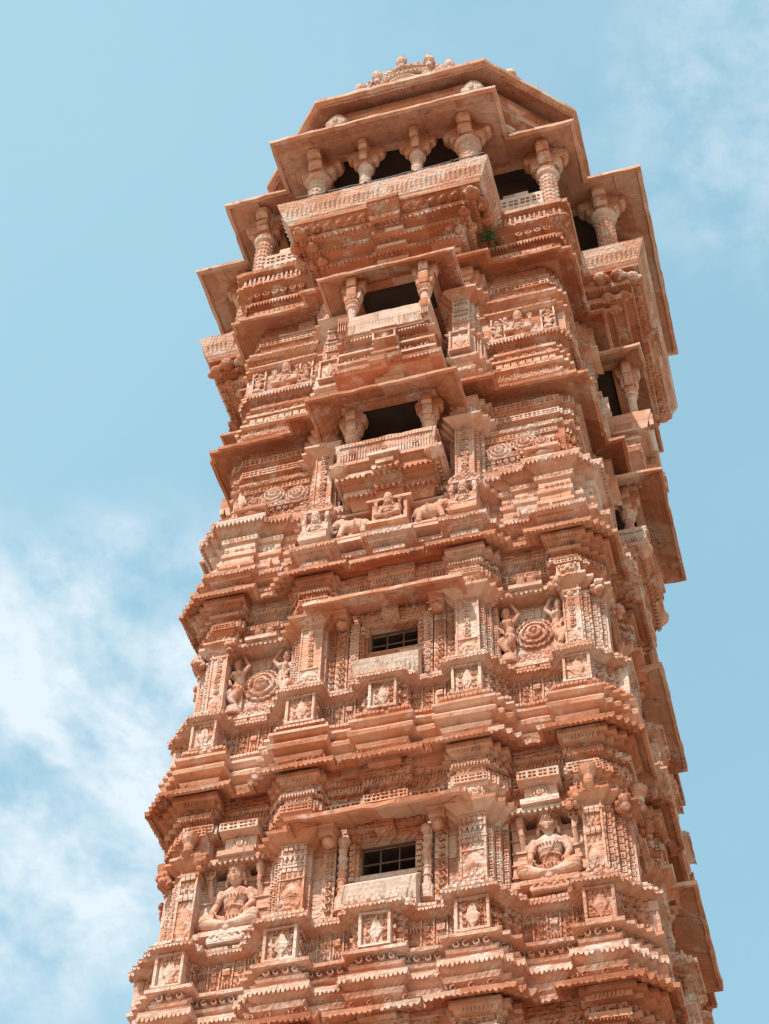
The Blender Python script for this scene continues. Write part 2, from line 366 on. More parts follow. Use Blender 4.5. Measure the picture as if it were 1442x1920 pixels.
def window_storey(z, zs, zt, ze, style, lintel):
    """z: bottom of the panel course, zs: shaft foot, zt: shaft head, ze: eave lip above"""
    # ---- base mouldings
    pe = outline(PE); pb = outline(PB); m = MB()
    zb = z - .62
    m.sweep(pe, [(-.02, zb - .12), (-.02, zb + .02), (.08, zb + .05), (.11, zb + .10), (.05, zb + .13), (.03, zb + .17)])
    if style == 1:
        m.sweep(pe, [(.0, zb + .15), (.12, zb + .20), (.15, zb + .24), (.15, zb + .30), (.10, zb + .33), (.0, zb + .34)])
        run(m, pe, .155, zb + .185, zb + .235, 'scallop', w=.05, dep=.02, skip=.12)
        m.sweep(pe, [(-.04, zb + .34), (-.04, zb + .40), (.06, zb + .41), (.08, zb + .44), (.03, zb + .46), (.0, zb + .56), (.12, zb + .57), (.13, zb + .61), (.04, zb + .625)])
        run(m, pe, .02, zb + .465, zb + .565, 'leafy', w=.11, dep=.06, skip=.12)
    else:
        m.sweep(pe, [(.0, zb + .14), (.05, zb + .16), (.17, zb + .20), (.19, zb + .25), (.15, zb + .30), (.02, zb + .33), (.02, zb + .36)])
        m.sweep(pe, [(-.03, zb + .355), (.14, zb + .37), (.18, zb + .41), (.18, zb + .45), (.13, zb + .49), (.03, zb + .50), (.03, zb + .53), (.10, zb + .545), (.11, zb + .59), (.02, zb + .62)])
        run(m, pe, .112, zb + .55, zb + .59, 'block', w=.05, dep=.012)
    part(m, 'base_moulding', 'pink' if style == 1 else 'stone')
    # ---- panel course
    m = MB(); zp = zs - .28
    m.sweep(pb, [(-.1, z - .01), (-.02, z), (-.02, zp), (-.1, zp)])
    for a, d, nn, ln in segs(pb, -.02):
        h = zp - z
        if ln > .3:
            k = max(2, round(ln / .15)); st = ln / k
            for i in range(k):
                p = a + d * i * st; d3 = Vector((d.x, d.y, 0)); n3 = Vector((nn.x, nn.y, 0))
                m.ob(V3(p + d * .008 + nn * .01, z + h / 2), d3, n3, .008, .018, h / 2)
                if i % 2 == 0 and ln > .5:
                    for q in range(5): band(m, p + d * .03, d, nn, st - .04, z + h * (.03 + q * .19), z + h * (.19 + q * .19), ('block', 'disc', 'petal', 'slat', 'boss')[(q + i) % 5], w=(.09, .06, .05, .04, .05)[(q + i) % 5], dep=.028, skip=.02)
                else:
                    for q in range(5): band(m, p + d * .02, d, nn, st - .03, z + h * (.02 + q * .19), z + h * (.2 + q * .19), 'leafy', w=.2, dep=.032, skip=0)
        elif ln > .07:
            for q in range(6): band(m, a + d * .01, d, nn, ln - .02, z + h * (.03 + q * .16), z + h * (.15 + q * .16), 'block' if q % 2 else 'leafy', w=.06, dep=.02, skip=.05)
    part(m, 'panel_course', 'carved')
    # ---- cornice on top of the panels
    m = MB()
    m.sweep(pb, [(-.04, zp - .01), (.02, zp + .01), (.10, zp + .03), (.12, zp + .07), (.05, zp + .12), (-.10, zp + .15)])
    run(m, pb, .118, zp + .005, zp + .042, 'scallop', w=.045, dep=.015, skip=.14)
    run(m, pb, .07, zp + .085, zp + .125, 'block', w=.05, dep=.02, skip=.2)
    run(m, pb, .05, zp + .12, zp + .16, 'disc', w=.07, dep=.02, skip=.15)
    part(m, 'string_course', 'pink')
    # ---- wall
    m = MB(); wz0, wz1 = (z + 1.26, z + 1.76) if style == 1 else (z + 1.41, z + 1.88)
    m.sweep(outline(PW), [(0, zp + .05), (0, wz0)]); m.sweep(outline(PN), [(0, wz0 - .001), (0, wz1)]); m.sweep(outline(PW), [(0, wz1 - .001), (0, ze + .1)])
    part(m, 'wall', 'pink')
    # ---- pilasters: inner pair of each face
    for sgn in (1, -1):
        x0 = .885; x1 = 1.18
        def X(a, b): return (min(sgn * a, sgn * b), max(sgn * a, sgn * b))
        m = MB(); H = zt - zs
        m.b(*X(x0, x1), 2.5, 2.86, zs, zt)
        for k, (wd, dd) in enumerate(((.065, 2.78), (.13, 2.70), (.20, 2.62))): m.b(*X(x0 - wd * .6, x1 + wd), 2.3, dd, zs, zt)
        a, b = X(x0, x1)
        for s_ in (a, b - .022): m.b(s_, s_ + .022, 2.85, 2.876, zs + .03, zt)
        zm = zs + H * (.50 if style == 1 else .32)
        for zz in (zs + .06, zm - .02, zt - .03): m.b(a, b, 2.85, 2.88, zz, zz + .025)
        c = (a + b) / 2   # lozenge
        lozenge(m, c, 2.86, zs + .09, zm - .03, (b - a) * .38, .045)
        z_ = zm + .02; i = 0
        while z_ < zt - .09:
            hh = .075 if style == 1 else .095
            kd = ('disc' if style == 2 else ('petal', 'block', 'disc', 'teeth')[i % 4])
            band(m, Vector((a + .025, -2.86)), Vector((1, 0)), Vector((0, -1)), b - a - .05, z_, z_ + hh - .015, kd, w=(.24 if kd == 'disc' and style == 2 else .055), dep=.03 if kd != 'block' else .012, skip=0)
            if style == 1 and i % 2 == 1: m.b(a - .012, b + .012, 2.84, 2.892, z_ + hh - .014, z_ + hh + .004)
            z_ += hh; i += 1
        for k, (wd, dd) in enumerate(((.065, 2.78), (.13, 2.70), (.20, 2.62))):   # little pierced squares down the recessed edges
            zz = zs + .05
            while zz < zt - .08:
                xx = x1 + wd - .032
                for q in (-1, 1): m.b(*X(xx + q * .016 - .009, xx + q * .016 + .009), dd - .01, dd + .018, zz, zz + .055)
                m.b(*X(xx - .026, xx + .026), dd - .01, dd + .022, zz + .022, zz + .032); m.b(*X(xx - .03, xx + .03), dd - .01, dd + .026, zz + .06, zz + .075)
                zz += .095
        P = part(m, 'pilaster', 'pink')
        # pedestal: framed lotus bud below the string course + pierced crest above it
        m = MB(); hh = zp - z
        framed_bud(m, (a + b) / 2 + sgn * .01, 3.0, z + .005, zp - .005, .17)
        crest(m, c, 2.98, zp + .14, .19, .24)
        pd = part(m, 'pedestal', 'pink', P)
        # capital: flared abacus, lion block, pierced block, steps
        m = MB()
        pp = capoly(a, b, sgn)
        m.sweep(pp, [(0, zt - .03), (.02, zt), (.06, zt + .02), (.15, zt + .09), (.16, zt + .13), (.10, zt + .14), (.0, zt + .16)], sub=.1)
        top = ze - .05; q0 = zt + .15; q = (top - q0)
        m.sweep(pp, [(-.02, q0), (.0, q0), (.0, q0 + q * .30), (.03, q0 + q * .31), (.05, q0 + q * .36), (.05, q0 + q * .52), (.02, q0 + q * .53), (.02, q0 + q * .70), (.06, q0 + q * .71), (.06, q0 + q * .80), (.02, q0 + q * .81), (.02, q0 + q * .93), (.08, q0 + q * .95), (.08, top + .02), (.12, top + .03), (.12, top + .1)], sub=.12)
        for A_, d_, n_, ln_ in segs(pp, .02):
            if ln_ > .05 and n_.y < .5: band(m, A_, d_, n_, ln_, q0 + q * .82, q0 + q * .92, 'leafy', w=.07, dep=.03); band(m, A_ + n_ * .06, d_, n_, ln_, q0 + q * .95, top + .02, 'teeth', w=.04, dep=.015)
        for A_, d_, n_, ln_ in segs(pp, .05):
            if ln_ > .05 and n_.y < .5: band(m, A_, d_, n_, ln_, q0 + q * .37, q0 + q * .52, 'perf', w=.045, dep=.022)
        for A_, d_, n_, ln_ in segs(pp, .07):
            if ln_ > .05: band(m, A_, d_, n_, ln_, q0 + q * .68, q0 + q * .74, 'teeth', w=.035, dep=.015)
        for A_, d_, n_, ln_ in segs(pp, .02):
            if ln_ > .05: band(m, A_, d_, n_, ln_, q0 + q * .55, q0 + q * .68, 'leafy', w=.12, dep=.03)
        for A_, d_, n_, ln_ in segs(pp, .0):
            if ln_ > .05: band(m, A_, d_, n_, ln_, q0 + q * .02, q0 + q * .14, 'block', w=.09, dep=.02); band(m, A_, d_, n_, ln_, q0 + q * .15, q0 + q * .28, 'leafy', w=.09, dep=.03)
        lionface(m, c, 2.88, q0 + q * .16, .12)
        part(m, 'capital', 'stone', P)
        around(P)
    # corner pilasters
    m = MB(); cp = [(2.23, -2.2), (2.23, -2.72), (2.45, -2.72), (2.45, -2.64), (2.54, -2.64), (2.54, -2.54), (2.64, -2.54), (2.64, -2.45), (2.72, -2.45), (2.72, -2.23), (2.2, -2.23)]
    m.sweep(cp, [(0, zs - .05), (0, zt - .02)], sub=0)
    for (A_, d_, n_, ln_) in segs(cp, 0, True):
        if n_.y > .5 or n_.x < -.5 or ln_ > .3: continue
        H = zt - zs; z_ = zs
        if ln_ > .15:
            for t in (.01, ln_ - .01): m.ob(V3(A_ + d_ * t, zs + H / 2), Vector((d_.x, d_.y, 0)), Vector((n_.x, n_.y, 0)), .011, .02, H / 2)
            mid = A_ + d_ * ln_ / 2; zq = zs + H * (.45 if style == 1 else .33)
            loz3(m, mid, d_, n_, zs + .05, zq - .03, ln_ * .38, .04)
            z_ = zq; i = 0
            while z_ < zt - .1:
                band(m, A_ + d_ * .02, d_, n_, ln_ - .04, z_, z_ + .085, 'disc' if style == 2 else ('petal', 'block', 'leafy')[i % 3], w=.2 if style == 2 else .06, dep=.028, skip=0); z_ += .095; i += 1
        else:
            while z_ < zt - .08:
                band(m, A_ + d_ * .008, d_, n_, ln_ - .016, z_, z_ + .06, 'perf', w=.035, dep=.018)
                m.ob(V3(A_ + d_ * ln_ / 2, z_ + .075), Vector((d_.x, d_.y, 0)), Vector((n_.x, n_.y, 0)), ln_ / 2, .022, .006); z_ += .098
    P = part(m, 'corner_pilaster', 'pink')
    m = MB()
    framed_bud(m, 2.35, 2.85, z + .005, zp - .005, .15)
    m2 = MB(); framed_bud(m2, -2.35, 2.85, z + .005, zp - .005, .15)
    m.add([(-y, x, z_) for x, y, z_ in m2.v], m2.f)
    crest(m, 2.36, 2.84, zp + .12, .17, .22)
    part(m, 'pedestal', 'pink', P)
    m = MB()
    m.sweep(cp, [(-.02, zt - .03), (.02, zt), (.05, zt + .02), (.12, zt + .09), (.12, zt + .13), (.06, zt + .15), (.0, zt + .16)], sub=.1)
    q0 = zt + .15; q = ze - .05 - q0; top = ze - .05
    m.sweep(cp, [(-.02, q0), (.0, q0), (.0, q0 + q * .3), (.05, q0 + q * .36), (.05, q0 + q * .52), (.02, q0 + q * .53), (.02, q0 + q * .7), (.10, q0 + q * .71), (.10, q0 + q * .80), (.05, q0 + q * .81), (.05, q0 + q * .93), (.13, q0 + q * .95), (.13, top + .02), (.18, top + .03), (.18, top + .1)], sub=.12)
    for A_, d_, n_, ln_ in segs(cp, .05):
        if ln_ < .45: band(m, A_, d_, n_, ln_, q0 + q * .82, q0 + q * .92, 'leafy', w=.07, dep=.03); band(m, A_ + n_ * .08, d_, n_, ln_, q0 + q * .95, top + .02, 'teeth', w=.04, dep=.015)
    for A_, d_, n_, ln_ in segs(cp, .05):
        if ln_ < .35: band(m, A_, d_, n_, ln_, q0 + q * .37, q0 + q * .52, 'perf', w=.045, dep=.022)
    for A_, d_, n_, ln_ in segs(cp, .08):
        if ln_ < .4: band(m, A_, d_, n_, ln_, q0 + q * .68, q0 + q * .74, 'teeth', w=.035, dep=.015)
    for A_, d_, n_, ln_ in segs(cp, .0):
        if ln_ < .35: band(m, A_, d_, n_, ln_, q0 + q * .02, q0 + q * .14, 'block', w=.09, dep=.02); band(m, A_, d_, n_, ln_, q0 + q * .15, q0 + q * .28, 'leafy', w=.09, dep=.03)
    if style == 2: lionface(m, 2.35, 2.78, q0 + q * .12, .14)
    else:
        for x_, y_ in ((2.35, -2.83), (2.83, -2.35)):
            m.lathe(x_, y_, [(.02, q0 - .07), (.05, q0 - .03), (.08, q0), (.05, q0 + .02), (.06, q0 + .04), (.06, q0 + .14), (.09, q0 + .2), (.11, q0 + .27)], 10)
    m.sweep(cp, [(.0, zt - .12), (.03, zt - .10), (.03, zt - .07), (.0, zt - .05)], sub=.1)
    rr = random.Random(5)
    for x_, y_ in ((2.16, -2.84), (2.84, -2.16), (2.66, -2.66)):
        for j in range(9): e = rr.uniform(.028, .06); m.ell((x_ + rr.uniform(-.05, .05), y_ + rr.uniform(-.05, .05), zt + .05 - j * .022), (e, e, e * 1.1), n=7, k=5)
    for A_, d_, n_, ln_ in segs(cp, .02):
        if ln_ < .35: band(m, A_ + n_ * .09, d_, n_, ln_, zt + .095, zt + .125, 'block', w=.05, dep=.015, skip=.1)
    part(m, 'capital', 'deep', P)
    around(P)
    # centre pedestal
    m = MB(); framed_bud(m, 0, 3.0, z + .005, zp - .005, .16); crest(m, 0, 3.0, zp + .10, .16, .10)
    around(part(m, 'pedestal', 'pink'))
    # ---- top zone of the storey: lintel band, carved course, beam, bands under the eave
    m = MB(); pt = outline(PTop); q0 = zt + .12; q = ze - q0
    m.sweep(pt, [(-.3, q0), (.0, q0 + .02), (.0, q0 + q * .42), (.05, q0 + q * .43), (.05, q0 + q * .6), (.0, q0 + q * .61), (.0, q0 + q * .76), (.06, q0 + q * .78), (.06, q0 + q * .9), (.10, q0 + q * .92), (.10, ze + .12)])
    run(m, pt, 0, q0 + q * .08, q0 + q * .40, 'leafy', w=.17, dep=.05)
    run(m, pt, .05, q0 + q * .44, q0 + q * .59, 'perf', w=.055, dep=.03)
    run(m, pt, 0, q0 + q * .62, q0 + q * .76, 'leafy', w=.11, dep=.03)
    run(m, pt, .06, q0 + q * .78, q0 + q * .88, 'teeth', w=.04, dep=.02)
    part(m, 'frieze', 'carved')
    # recess lintel
    for sgn in (1, -1):
        m = MB(); x0, x1 = (1.36, 2.2) if sgn > 0 else (-2.2, -1.36)
        lz = zt + .04
        m.hexa([(x0, -2.3, lz + .05), (x1, -2.3, lz + .05), (x1, -2.3, lz + .17), (x0, -2.3, lz + .17)], [(x0, -2.74, lz), (x1, -2.74, lz), (x1, -2.74, lz + .05), (x0, -2.74, lz + .05)])
        fband(m, x0, x1, 2.745, lz - .05, lz + .02, 'scallop', w=.065, dep=.03)
        c = (x0 + x1) / 2; m.b(c - .22, c + .22, 2.4, 2.80, lz + .05, lz + .12)
        if style == 1:
            m.b(c - .19, c + .19, 2.4, 2.66, lz + .16, lz + .40); ringrel(m, c, 2.66, lz + .28, .11, .05, 12); m.b(c - .24, c + .24, 2.4, 2.76, lz + .40, lz + .54); fband(m, c - .24, c + .24, 2.76, lz + .41, lz + .53, 'perf', w=.06, dep=.03)
        else:
            m.b(c - .19, c + .19, 2.4, 2.62, lz + .14, lz + .42)
            for q_ in (-.07, .07): m.ell((c + q_, -2.68, lz + .27), (.065, .06, .055))
            m.ell((c, -2.66, lz + .2), (.14, .05, .05)); fband(m, c - .2, c + .2, 2.64, lz + .34, lz + .42, 'perf', w=.05, dep=.05)
        around(part(m, 'lintel', 'pink'))
def capoly(a, b, sgn):
    L_ = .05 if sgn > 0 else .08; R_ = .08 if sgn > 0 else .05
    return [(a - 2 * L_, -2.45), (a - 2 * L_, -2.66), (a - L_, -2.66), (a - L_, -2.76), (a, -2.76), (a, -2.86), (b, -2.86), (b, -2.76), (b + R_, -2.76), (b + R_, -2.66), (b + 2 * R_, -2.66), (b + 2 * R_, -2.45)]
def lozenge(m, c, dd, z0, z1, hw, dep): loz3(m, Vector((c, -dd)), Vector((1, 0)), Vector((0, -1)), z0, z1, hw, dep)
def loz3(m, c, d, n, z0, z1, hw, dep):
    zm = (z0 + z1) / 2; h = z1 - z0
    vs = [V3(c, z0), V3(c + d * hw, zm), V3(c, z1), V3(c - d * hw, zm), V3(c + n * dep, zm)]
    m.add(vs, [(0, 1, 4), (1, 2, 4), (2, 3, 4), (3, 0, 4)])
    for s_ in (-1, 1):
        for zz, dz in ((z0, 1), (z1, -1)):
            p = c + d * hw * s_ * 1.05
            m.add([V3(p, zz), V3(p, zz + dz * h * .36), V3(p - d * s_ * hw * .72, zz), V3(p - d * s_ * hw * .2 + n * dep * .6, zz + dz * h * .1)], [(0, 1, 3), (1, 2, 3), (2, 0, 3)])
def framed_bud(m, c, dd, z0, z1, hw):
    m.b(c - hw, c + hw, dd - .3, dd, z0, z1)
    for s_ in (-1, 1): m.b(c + s_ * hw - .016, c + s_ * hw + .016, dd - .05, dd + .055, z0, z1)
    m.b(c - hw, c + hw, dd - .05, dd + .05, z1 - .03, z1); m.b(c - hw, c + hw, dd - .05, dd + .06, z0, z0 + .03)
    h = z1 - z0 - .06; zc = z0 + .03
    pts = [(0, 0), (.16, .12), (.24, .22), (.80, .50), (.50, .60), (.34, .80), (.14, .90), (0, 1)]
    pr = pts + [(-x, y) for x, y in pts[1:-1]][::-1]
    vs = [(c + x * hw * .8, -dd, zc + y * h) for x, y in pr] + [(c + x * hw * .70, -dd - .022, zc + (.5 + (y - .5) * .9) * h) for x, y in pr] + [(c, -dd - .05, zc + h * .50)]
    k = len(pr); m.add(vs, [(i, (i + 1) % k, k + (i + 1) % k, k + i) for i in range(k)] + [(k + i, k + (i + 1) % k, 2 * k) for i in range(k)])
def crest(m, c, dd, z0, hw, h):
    """small pierced fan standing on a ledge"""
    for k, (r, n) in enumerate(((1.0, 9), (.62, 6), (.28, 3))):
        for i in range(n):
            t = math.pi * (i + .5) / n; x = c + hw * r * math.cos(t); z = z0 + h * r * math.sin(t) * .9
            e = hw * .16; m.ell((x, -dd + .02 - (.01 * k), z), (e, e * .7, e), n=6, k=4)
    m.b(c - hw * 1.05, c + hw * 1.05, dd - .14, dd + .01, z0 - .04, z0 + .015)
    m.b(c - hw * .7, c + hw * .7, dd - .14, dd - .03, z0, z0 + h * .5)
def lionface(m, c, dd, z, r):
    m.b(c - r * 1.1, c + r * 1.1, dd - .1, dd + .01, z - r * .85, z + r * .85)
    m.ell((c, -dd - r * .15, z), (r * .85, r * .45, r * .8), n=10, k=6)
    for s_ in (-1, 1):
        m.ell((c + s_ * r * .36, -dd - r * .55, z + r * .22), (r * .2, r * .14, r * .18), n=8, k=5); m.ell((c + s_ * r * .75, -dd - r * .3, z + r * .45), (r * .22,) * 3, n=6, k=4); m.ell((c + s_ * r * .4, -dd - r * .5, z - r * .35), (r * .28, r * .2, r * .18), n=8, k=5)
    m.ell((c, -dd - r * .62, z - r * .1), (r * .18, r * .2, r * .25), n=8, k=5)
def ringrel(m, c, dd, z, r, dep, n=16, d3=Vector((1, 0, 0)), n3=Vector((0, -1, 0))):
    """concentric toothed rings carved in relief"""
    o = Vector((c, -dd, z)); Z = Vector((0, 0, 1)); prof = [(1, 0), (1, .35), (.9, .45), (.84, .1), (.74, .15), (.72, .6), (.6, .7), (.54, .3), (.42, .3), (.38, .85), (.24, 1.0), (.16, .7), (.08, 1.05)]
    K = n * 2; vs = []
    for q, (rr, h) in enumerate(prof):
        for i in range(K):
            t = 2 * math.pi * i / K; w_ = 1 + (.045 if i % 2 else -.045) * (1 if q in (0, 1, 2, 5, 6) else 0)
            vs.append(o + (d3 * math.cos(t) + Z * math.sin(t)) * r * rr * w_ + n3 * dep * h)
    m.add(vs, [(q * K + i, q * K + (i + 1) % K, (q + 1) * K + (i + 1) % K, (q + 1) * K + i) for q in range(len(prof) - 1) for i in range(K)] + [tuple(range((len(prof) - 1) * K, len(prof) * K))])
def eave(spec, ze, out_, rise, name='eave', mat='deep', thick=.05, sc=True, topd=.18):
    """stone eave that slopes down to a scalloped lip"""
    p = outline(spec); m = MB()
    m.sweep(p, [(-.12, ze + rise + .02), (0, ze + rise), (out_ * .35, ze + rise * .78), (out_ - .06, ze + .03), (out_ - .05, ze), (out_, ze), (out_ + .012, ze + thick), (out_ * .6, ze + thick + rise * .35), (0.02, ze + topd), (-.12, ze + topd + rise * .3)], sub=.13)
    if sc:
        run(m, p, out_, ze - .026, ze + .012, 'scallop', w=.06, dep=.03, skip=.16)
        run(m, p, out_ * .55, ze + topd * .62, ze + topd + .04, 'leafy', w=.10, dep=.03, skip=.5)
    return part(m, name, mat)
def plate(name, hw, dl, zl, run_, rise, parent=None, mat='stone', battens=4, t=.05, dw=2.45, leaf=False):
    """projecting roof slab of a balcony or window: lip at (D dl, z zl), rising inward by rise over run_ on three sides"""
    m = MB(); pp = [(-hw, -dw), (-hw, -dl), (hw, -dl), (hw, -dw)]
    m.sweep(pp, [(-run_, zl + rise), (-.05, zl + .035), (-.045, zl), (0, zl), (.006, zl + t), (-run_, zl + rise + t)], sub=.14, cap='loop', opn=True)
    for s_ in (-1, 1):
        m.tube((s_ * (hw - .03), -dl + .03, zl + .02), (s_ * (hw - run_), -dl + run_, zl + rise), .016, .016, 6)
    for i in range(1, battens):
        x = -hw + 2 * hw * i / battens; m.tube((x, -dl + .05, zl + .03), (x, -dl + run_, zl + rise - .004), .011, .011, 5)
    if leaf:
        for q in range(4):
            f = (q + .5) / 4.4; zz = zl + .035 + (rise - .035) * f
            for A_, d_, n_, ln_ in segs(pp, -run_ * f - .02):
                k = max(1, int(ln_ / .11))
                for i in range(k):
                    c = A_ + d_ * ((i + .5) * ln_ / k); d3, n3 = Vector((d_.x, d_.y, 0)), Vector((n_.x, n_.y, 0)); s1 = Vector((-n_.x * .06, -n_.y * .06, .06 * rise / run_))
                    p0 = V3(c, zz); m.add([p0 - s1 * .8, p0 + d3 * .035, p0 + s1 * .8, p0 - d3 * .035, p0 + Vector((0, 0, -.022))], [(0, 1, 4), (1, 2, 4), (2, 3, 4), (3, 0, 4)])
    return part(m, name, mat, parent, jit=.016)
def bracket_arms(m, x, dd, z0, z1, tk, L_):
    """four scrolled bracket arms spreading under a beam"""
    h = z1 - z0
    pr = [(0, 0), (.16, .02), (.30, .20), (.44, .16), (.60, .26), (.66, .44), (.62, .54), (.74, .52), (.92, .60), (1.0, .78), (.92, .92), (.70, .94), (.70, 1.0), (0, 1.0)]
    for dx, dy in ((1, 0), (-1, 0), (0, 1), (0, -1)):
        n3 = Vector((-dy, dx, 0)); D3 = Vector((dx, dy, 0)); k = len(pr); vs = []
        for q, sc in ((-1, .9), (-.6, 1), (.6, 1), (1, .9)):
            for a_, z_ in pr: vs.append(Vector((x, -dd, z0 + h * (.5 + (z_ - .5) * (sc if z_ < .95 else 1)))) + D3 * (tk * .5 + L_ * 1.15 * a_ * sc) + n3 * tk * q)
        m.add(vs, [(q * k + i, q * k + (i + 1) % k, (q + 1) * k + (i + 1) % k, (q + 1) * k + i) for q in range(3) for i in range(k)] + [tuple(range(k))[::-1], tuple(range(3 * k, 4 * k))])
def column(parent, x, dd, z0, z1, z2, r, mat='pink', arms=.2, name='column'):
    """turned stone column with ring capital and crossed brackets"""
    m = MB(); h = z1 - z0
    pr = [(r * 1.15, z0), (r * 1.15, z0 + .04)]; k = max(4, int(h / (r * .9)))
    for i in range(k):
        a_ = z0 + .05 + (h - .05) * i / k; b_ = z0 + .05 + (h - .05) * (i + .8) / k
        pr += [(r * .97, a_), (r * 1.0, b_), (r * 1.07, b_ + .01), (r * .93, a_ + (h - .05) / k * .97)]
    pr += [(r * 1.0, z1), (r * 1.3, z1 + .04), (r * 1.42, z1 + .09), (r * 1.5, z1 + .13), (r * 1.3, z1 + .16), (r * .95, z1 + .18)]
    m.lathe(x, -dd, pr, 16)
    if r > .13:
        for q in range(14):
            t = 2 * math.pi * q / 14
            for j in range(k): m.ell((x + r * math.cos(t), -dd + r * math.sin(t), z0 + .08 + (h - .05) * j / k), (.022, .022, .03), n=5, k=3)
    c = part(m, name, mat, parent)
    m = MB(); zc = z1 + .17; hh = z2 - zc
    m.hexa([(x - r * .8, -dd - r * .8, zc), (x + r * .8, -dd - r * .8, zc), (x + r * .8, -dd + r * .8, zc), (x - r * .8, -dd + r * .8, zc)], [(x - r * 1.1, -dd - r * 1.1, z2), (x + r * 1.1, -dd - r * 1.1, z2), (x + r * 1.1, -dd + r * 1.1, z2), (x - r * 1.1, -dd + r * 1.1, z2)])
    bracket_arms(m, x, dd, zc - .02, z2, r * .75, arms + r * .8)
    m.build('capital', 'stone', c)
    return c
# ---------------------------------------------------------------- carved figures: one remeshed surface each
def figure(name, mb, vox, parent, mat='figure', loc=(0, 0, 0), label=None):
    me = bpy.data.meshes.new(name); me.from_pydata([Vector(v) for v in mb.v], [], mb.f); me.update()
    t = bpy.data.objects.new(name, me); COL.objects.link(t)
    r = t.modifiers.new('r', 'REMESH'); r.mode = 'VOXEL'; r.voxel_size = vox
    s_ = t.modifiers.new('s', 'SMOOTH'); s_.iterations = 1; s_.factor = .4
    dg = bpy.context.evaluated_depsgraph_get(); m2 = bpy.data.meshes.new_from_object(t.evaluated_get(dg))
    bpy.data.objects.remove(t); bpy.data.meshes.remove(me)
    m2.materials.clear(); m2.materials.append(M[mat]); m2.shade_smooth(); m2.name = name
    o = bpy.data.objects.new(name, m2); COL.objects.link(o); o.parent = parent or T
    o.location = (loc[0], loc[1], loc[2] + (1.65 if (parent is None or parent is T) else 0))
    if label: o['label'] = label
    return o
def limb(m, pts, rs, n=10):
    for i in range(len(pts) - 1): m.tube(pts[i], pts[i + 1], rs[i], rs[i + 1], n)
    for p, r in zip(pts, rs): m.ell(p, (r * 1.02,) * 3, n=n, k=6)
def hand(m, p, d=(0, -.3, -1), s=1.0, side=1):
    p = Vector(p); d = Vector(d).normalized(); a_ = d.cross(Vector((0, 1, 0))).normalized() if abs(d.y) < .9 else Vector((1, 0, 0))
    m.ell(p + d * .025 * s, (.034 * s, .022 * s, .04 * s))
    for i, l in enumerate((.05, .06, .057, .045)):
        b0 = p + a_ * (i - 1.5) * .017 * s + d * .05 * s; k = b0 + d * l * .6 * s; e = k + (d + Vector((0, .25, 0))).normalized() * l * .5 * s
        limb(m, [b0, k, e], [.0085 * s, .008 * s, .0065 * s], 6)
    b0 = p + a_ * side * .03 * s + d * .01 * s; limb(m, [b0, b0 + (a_ * side + d).normalized() * .035 * s, b0 + (a_ * side * .5 + d).normalized() * .06 * s], [.011 * s, .0095 * s, .008 * s], 6)
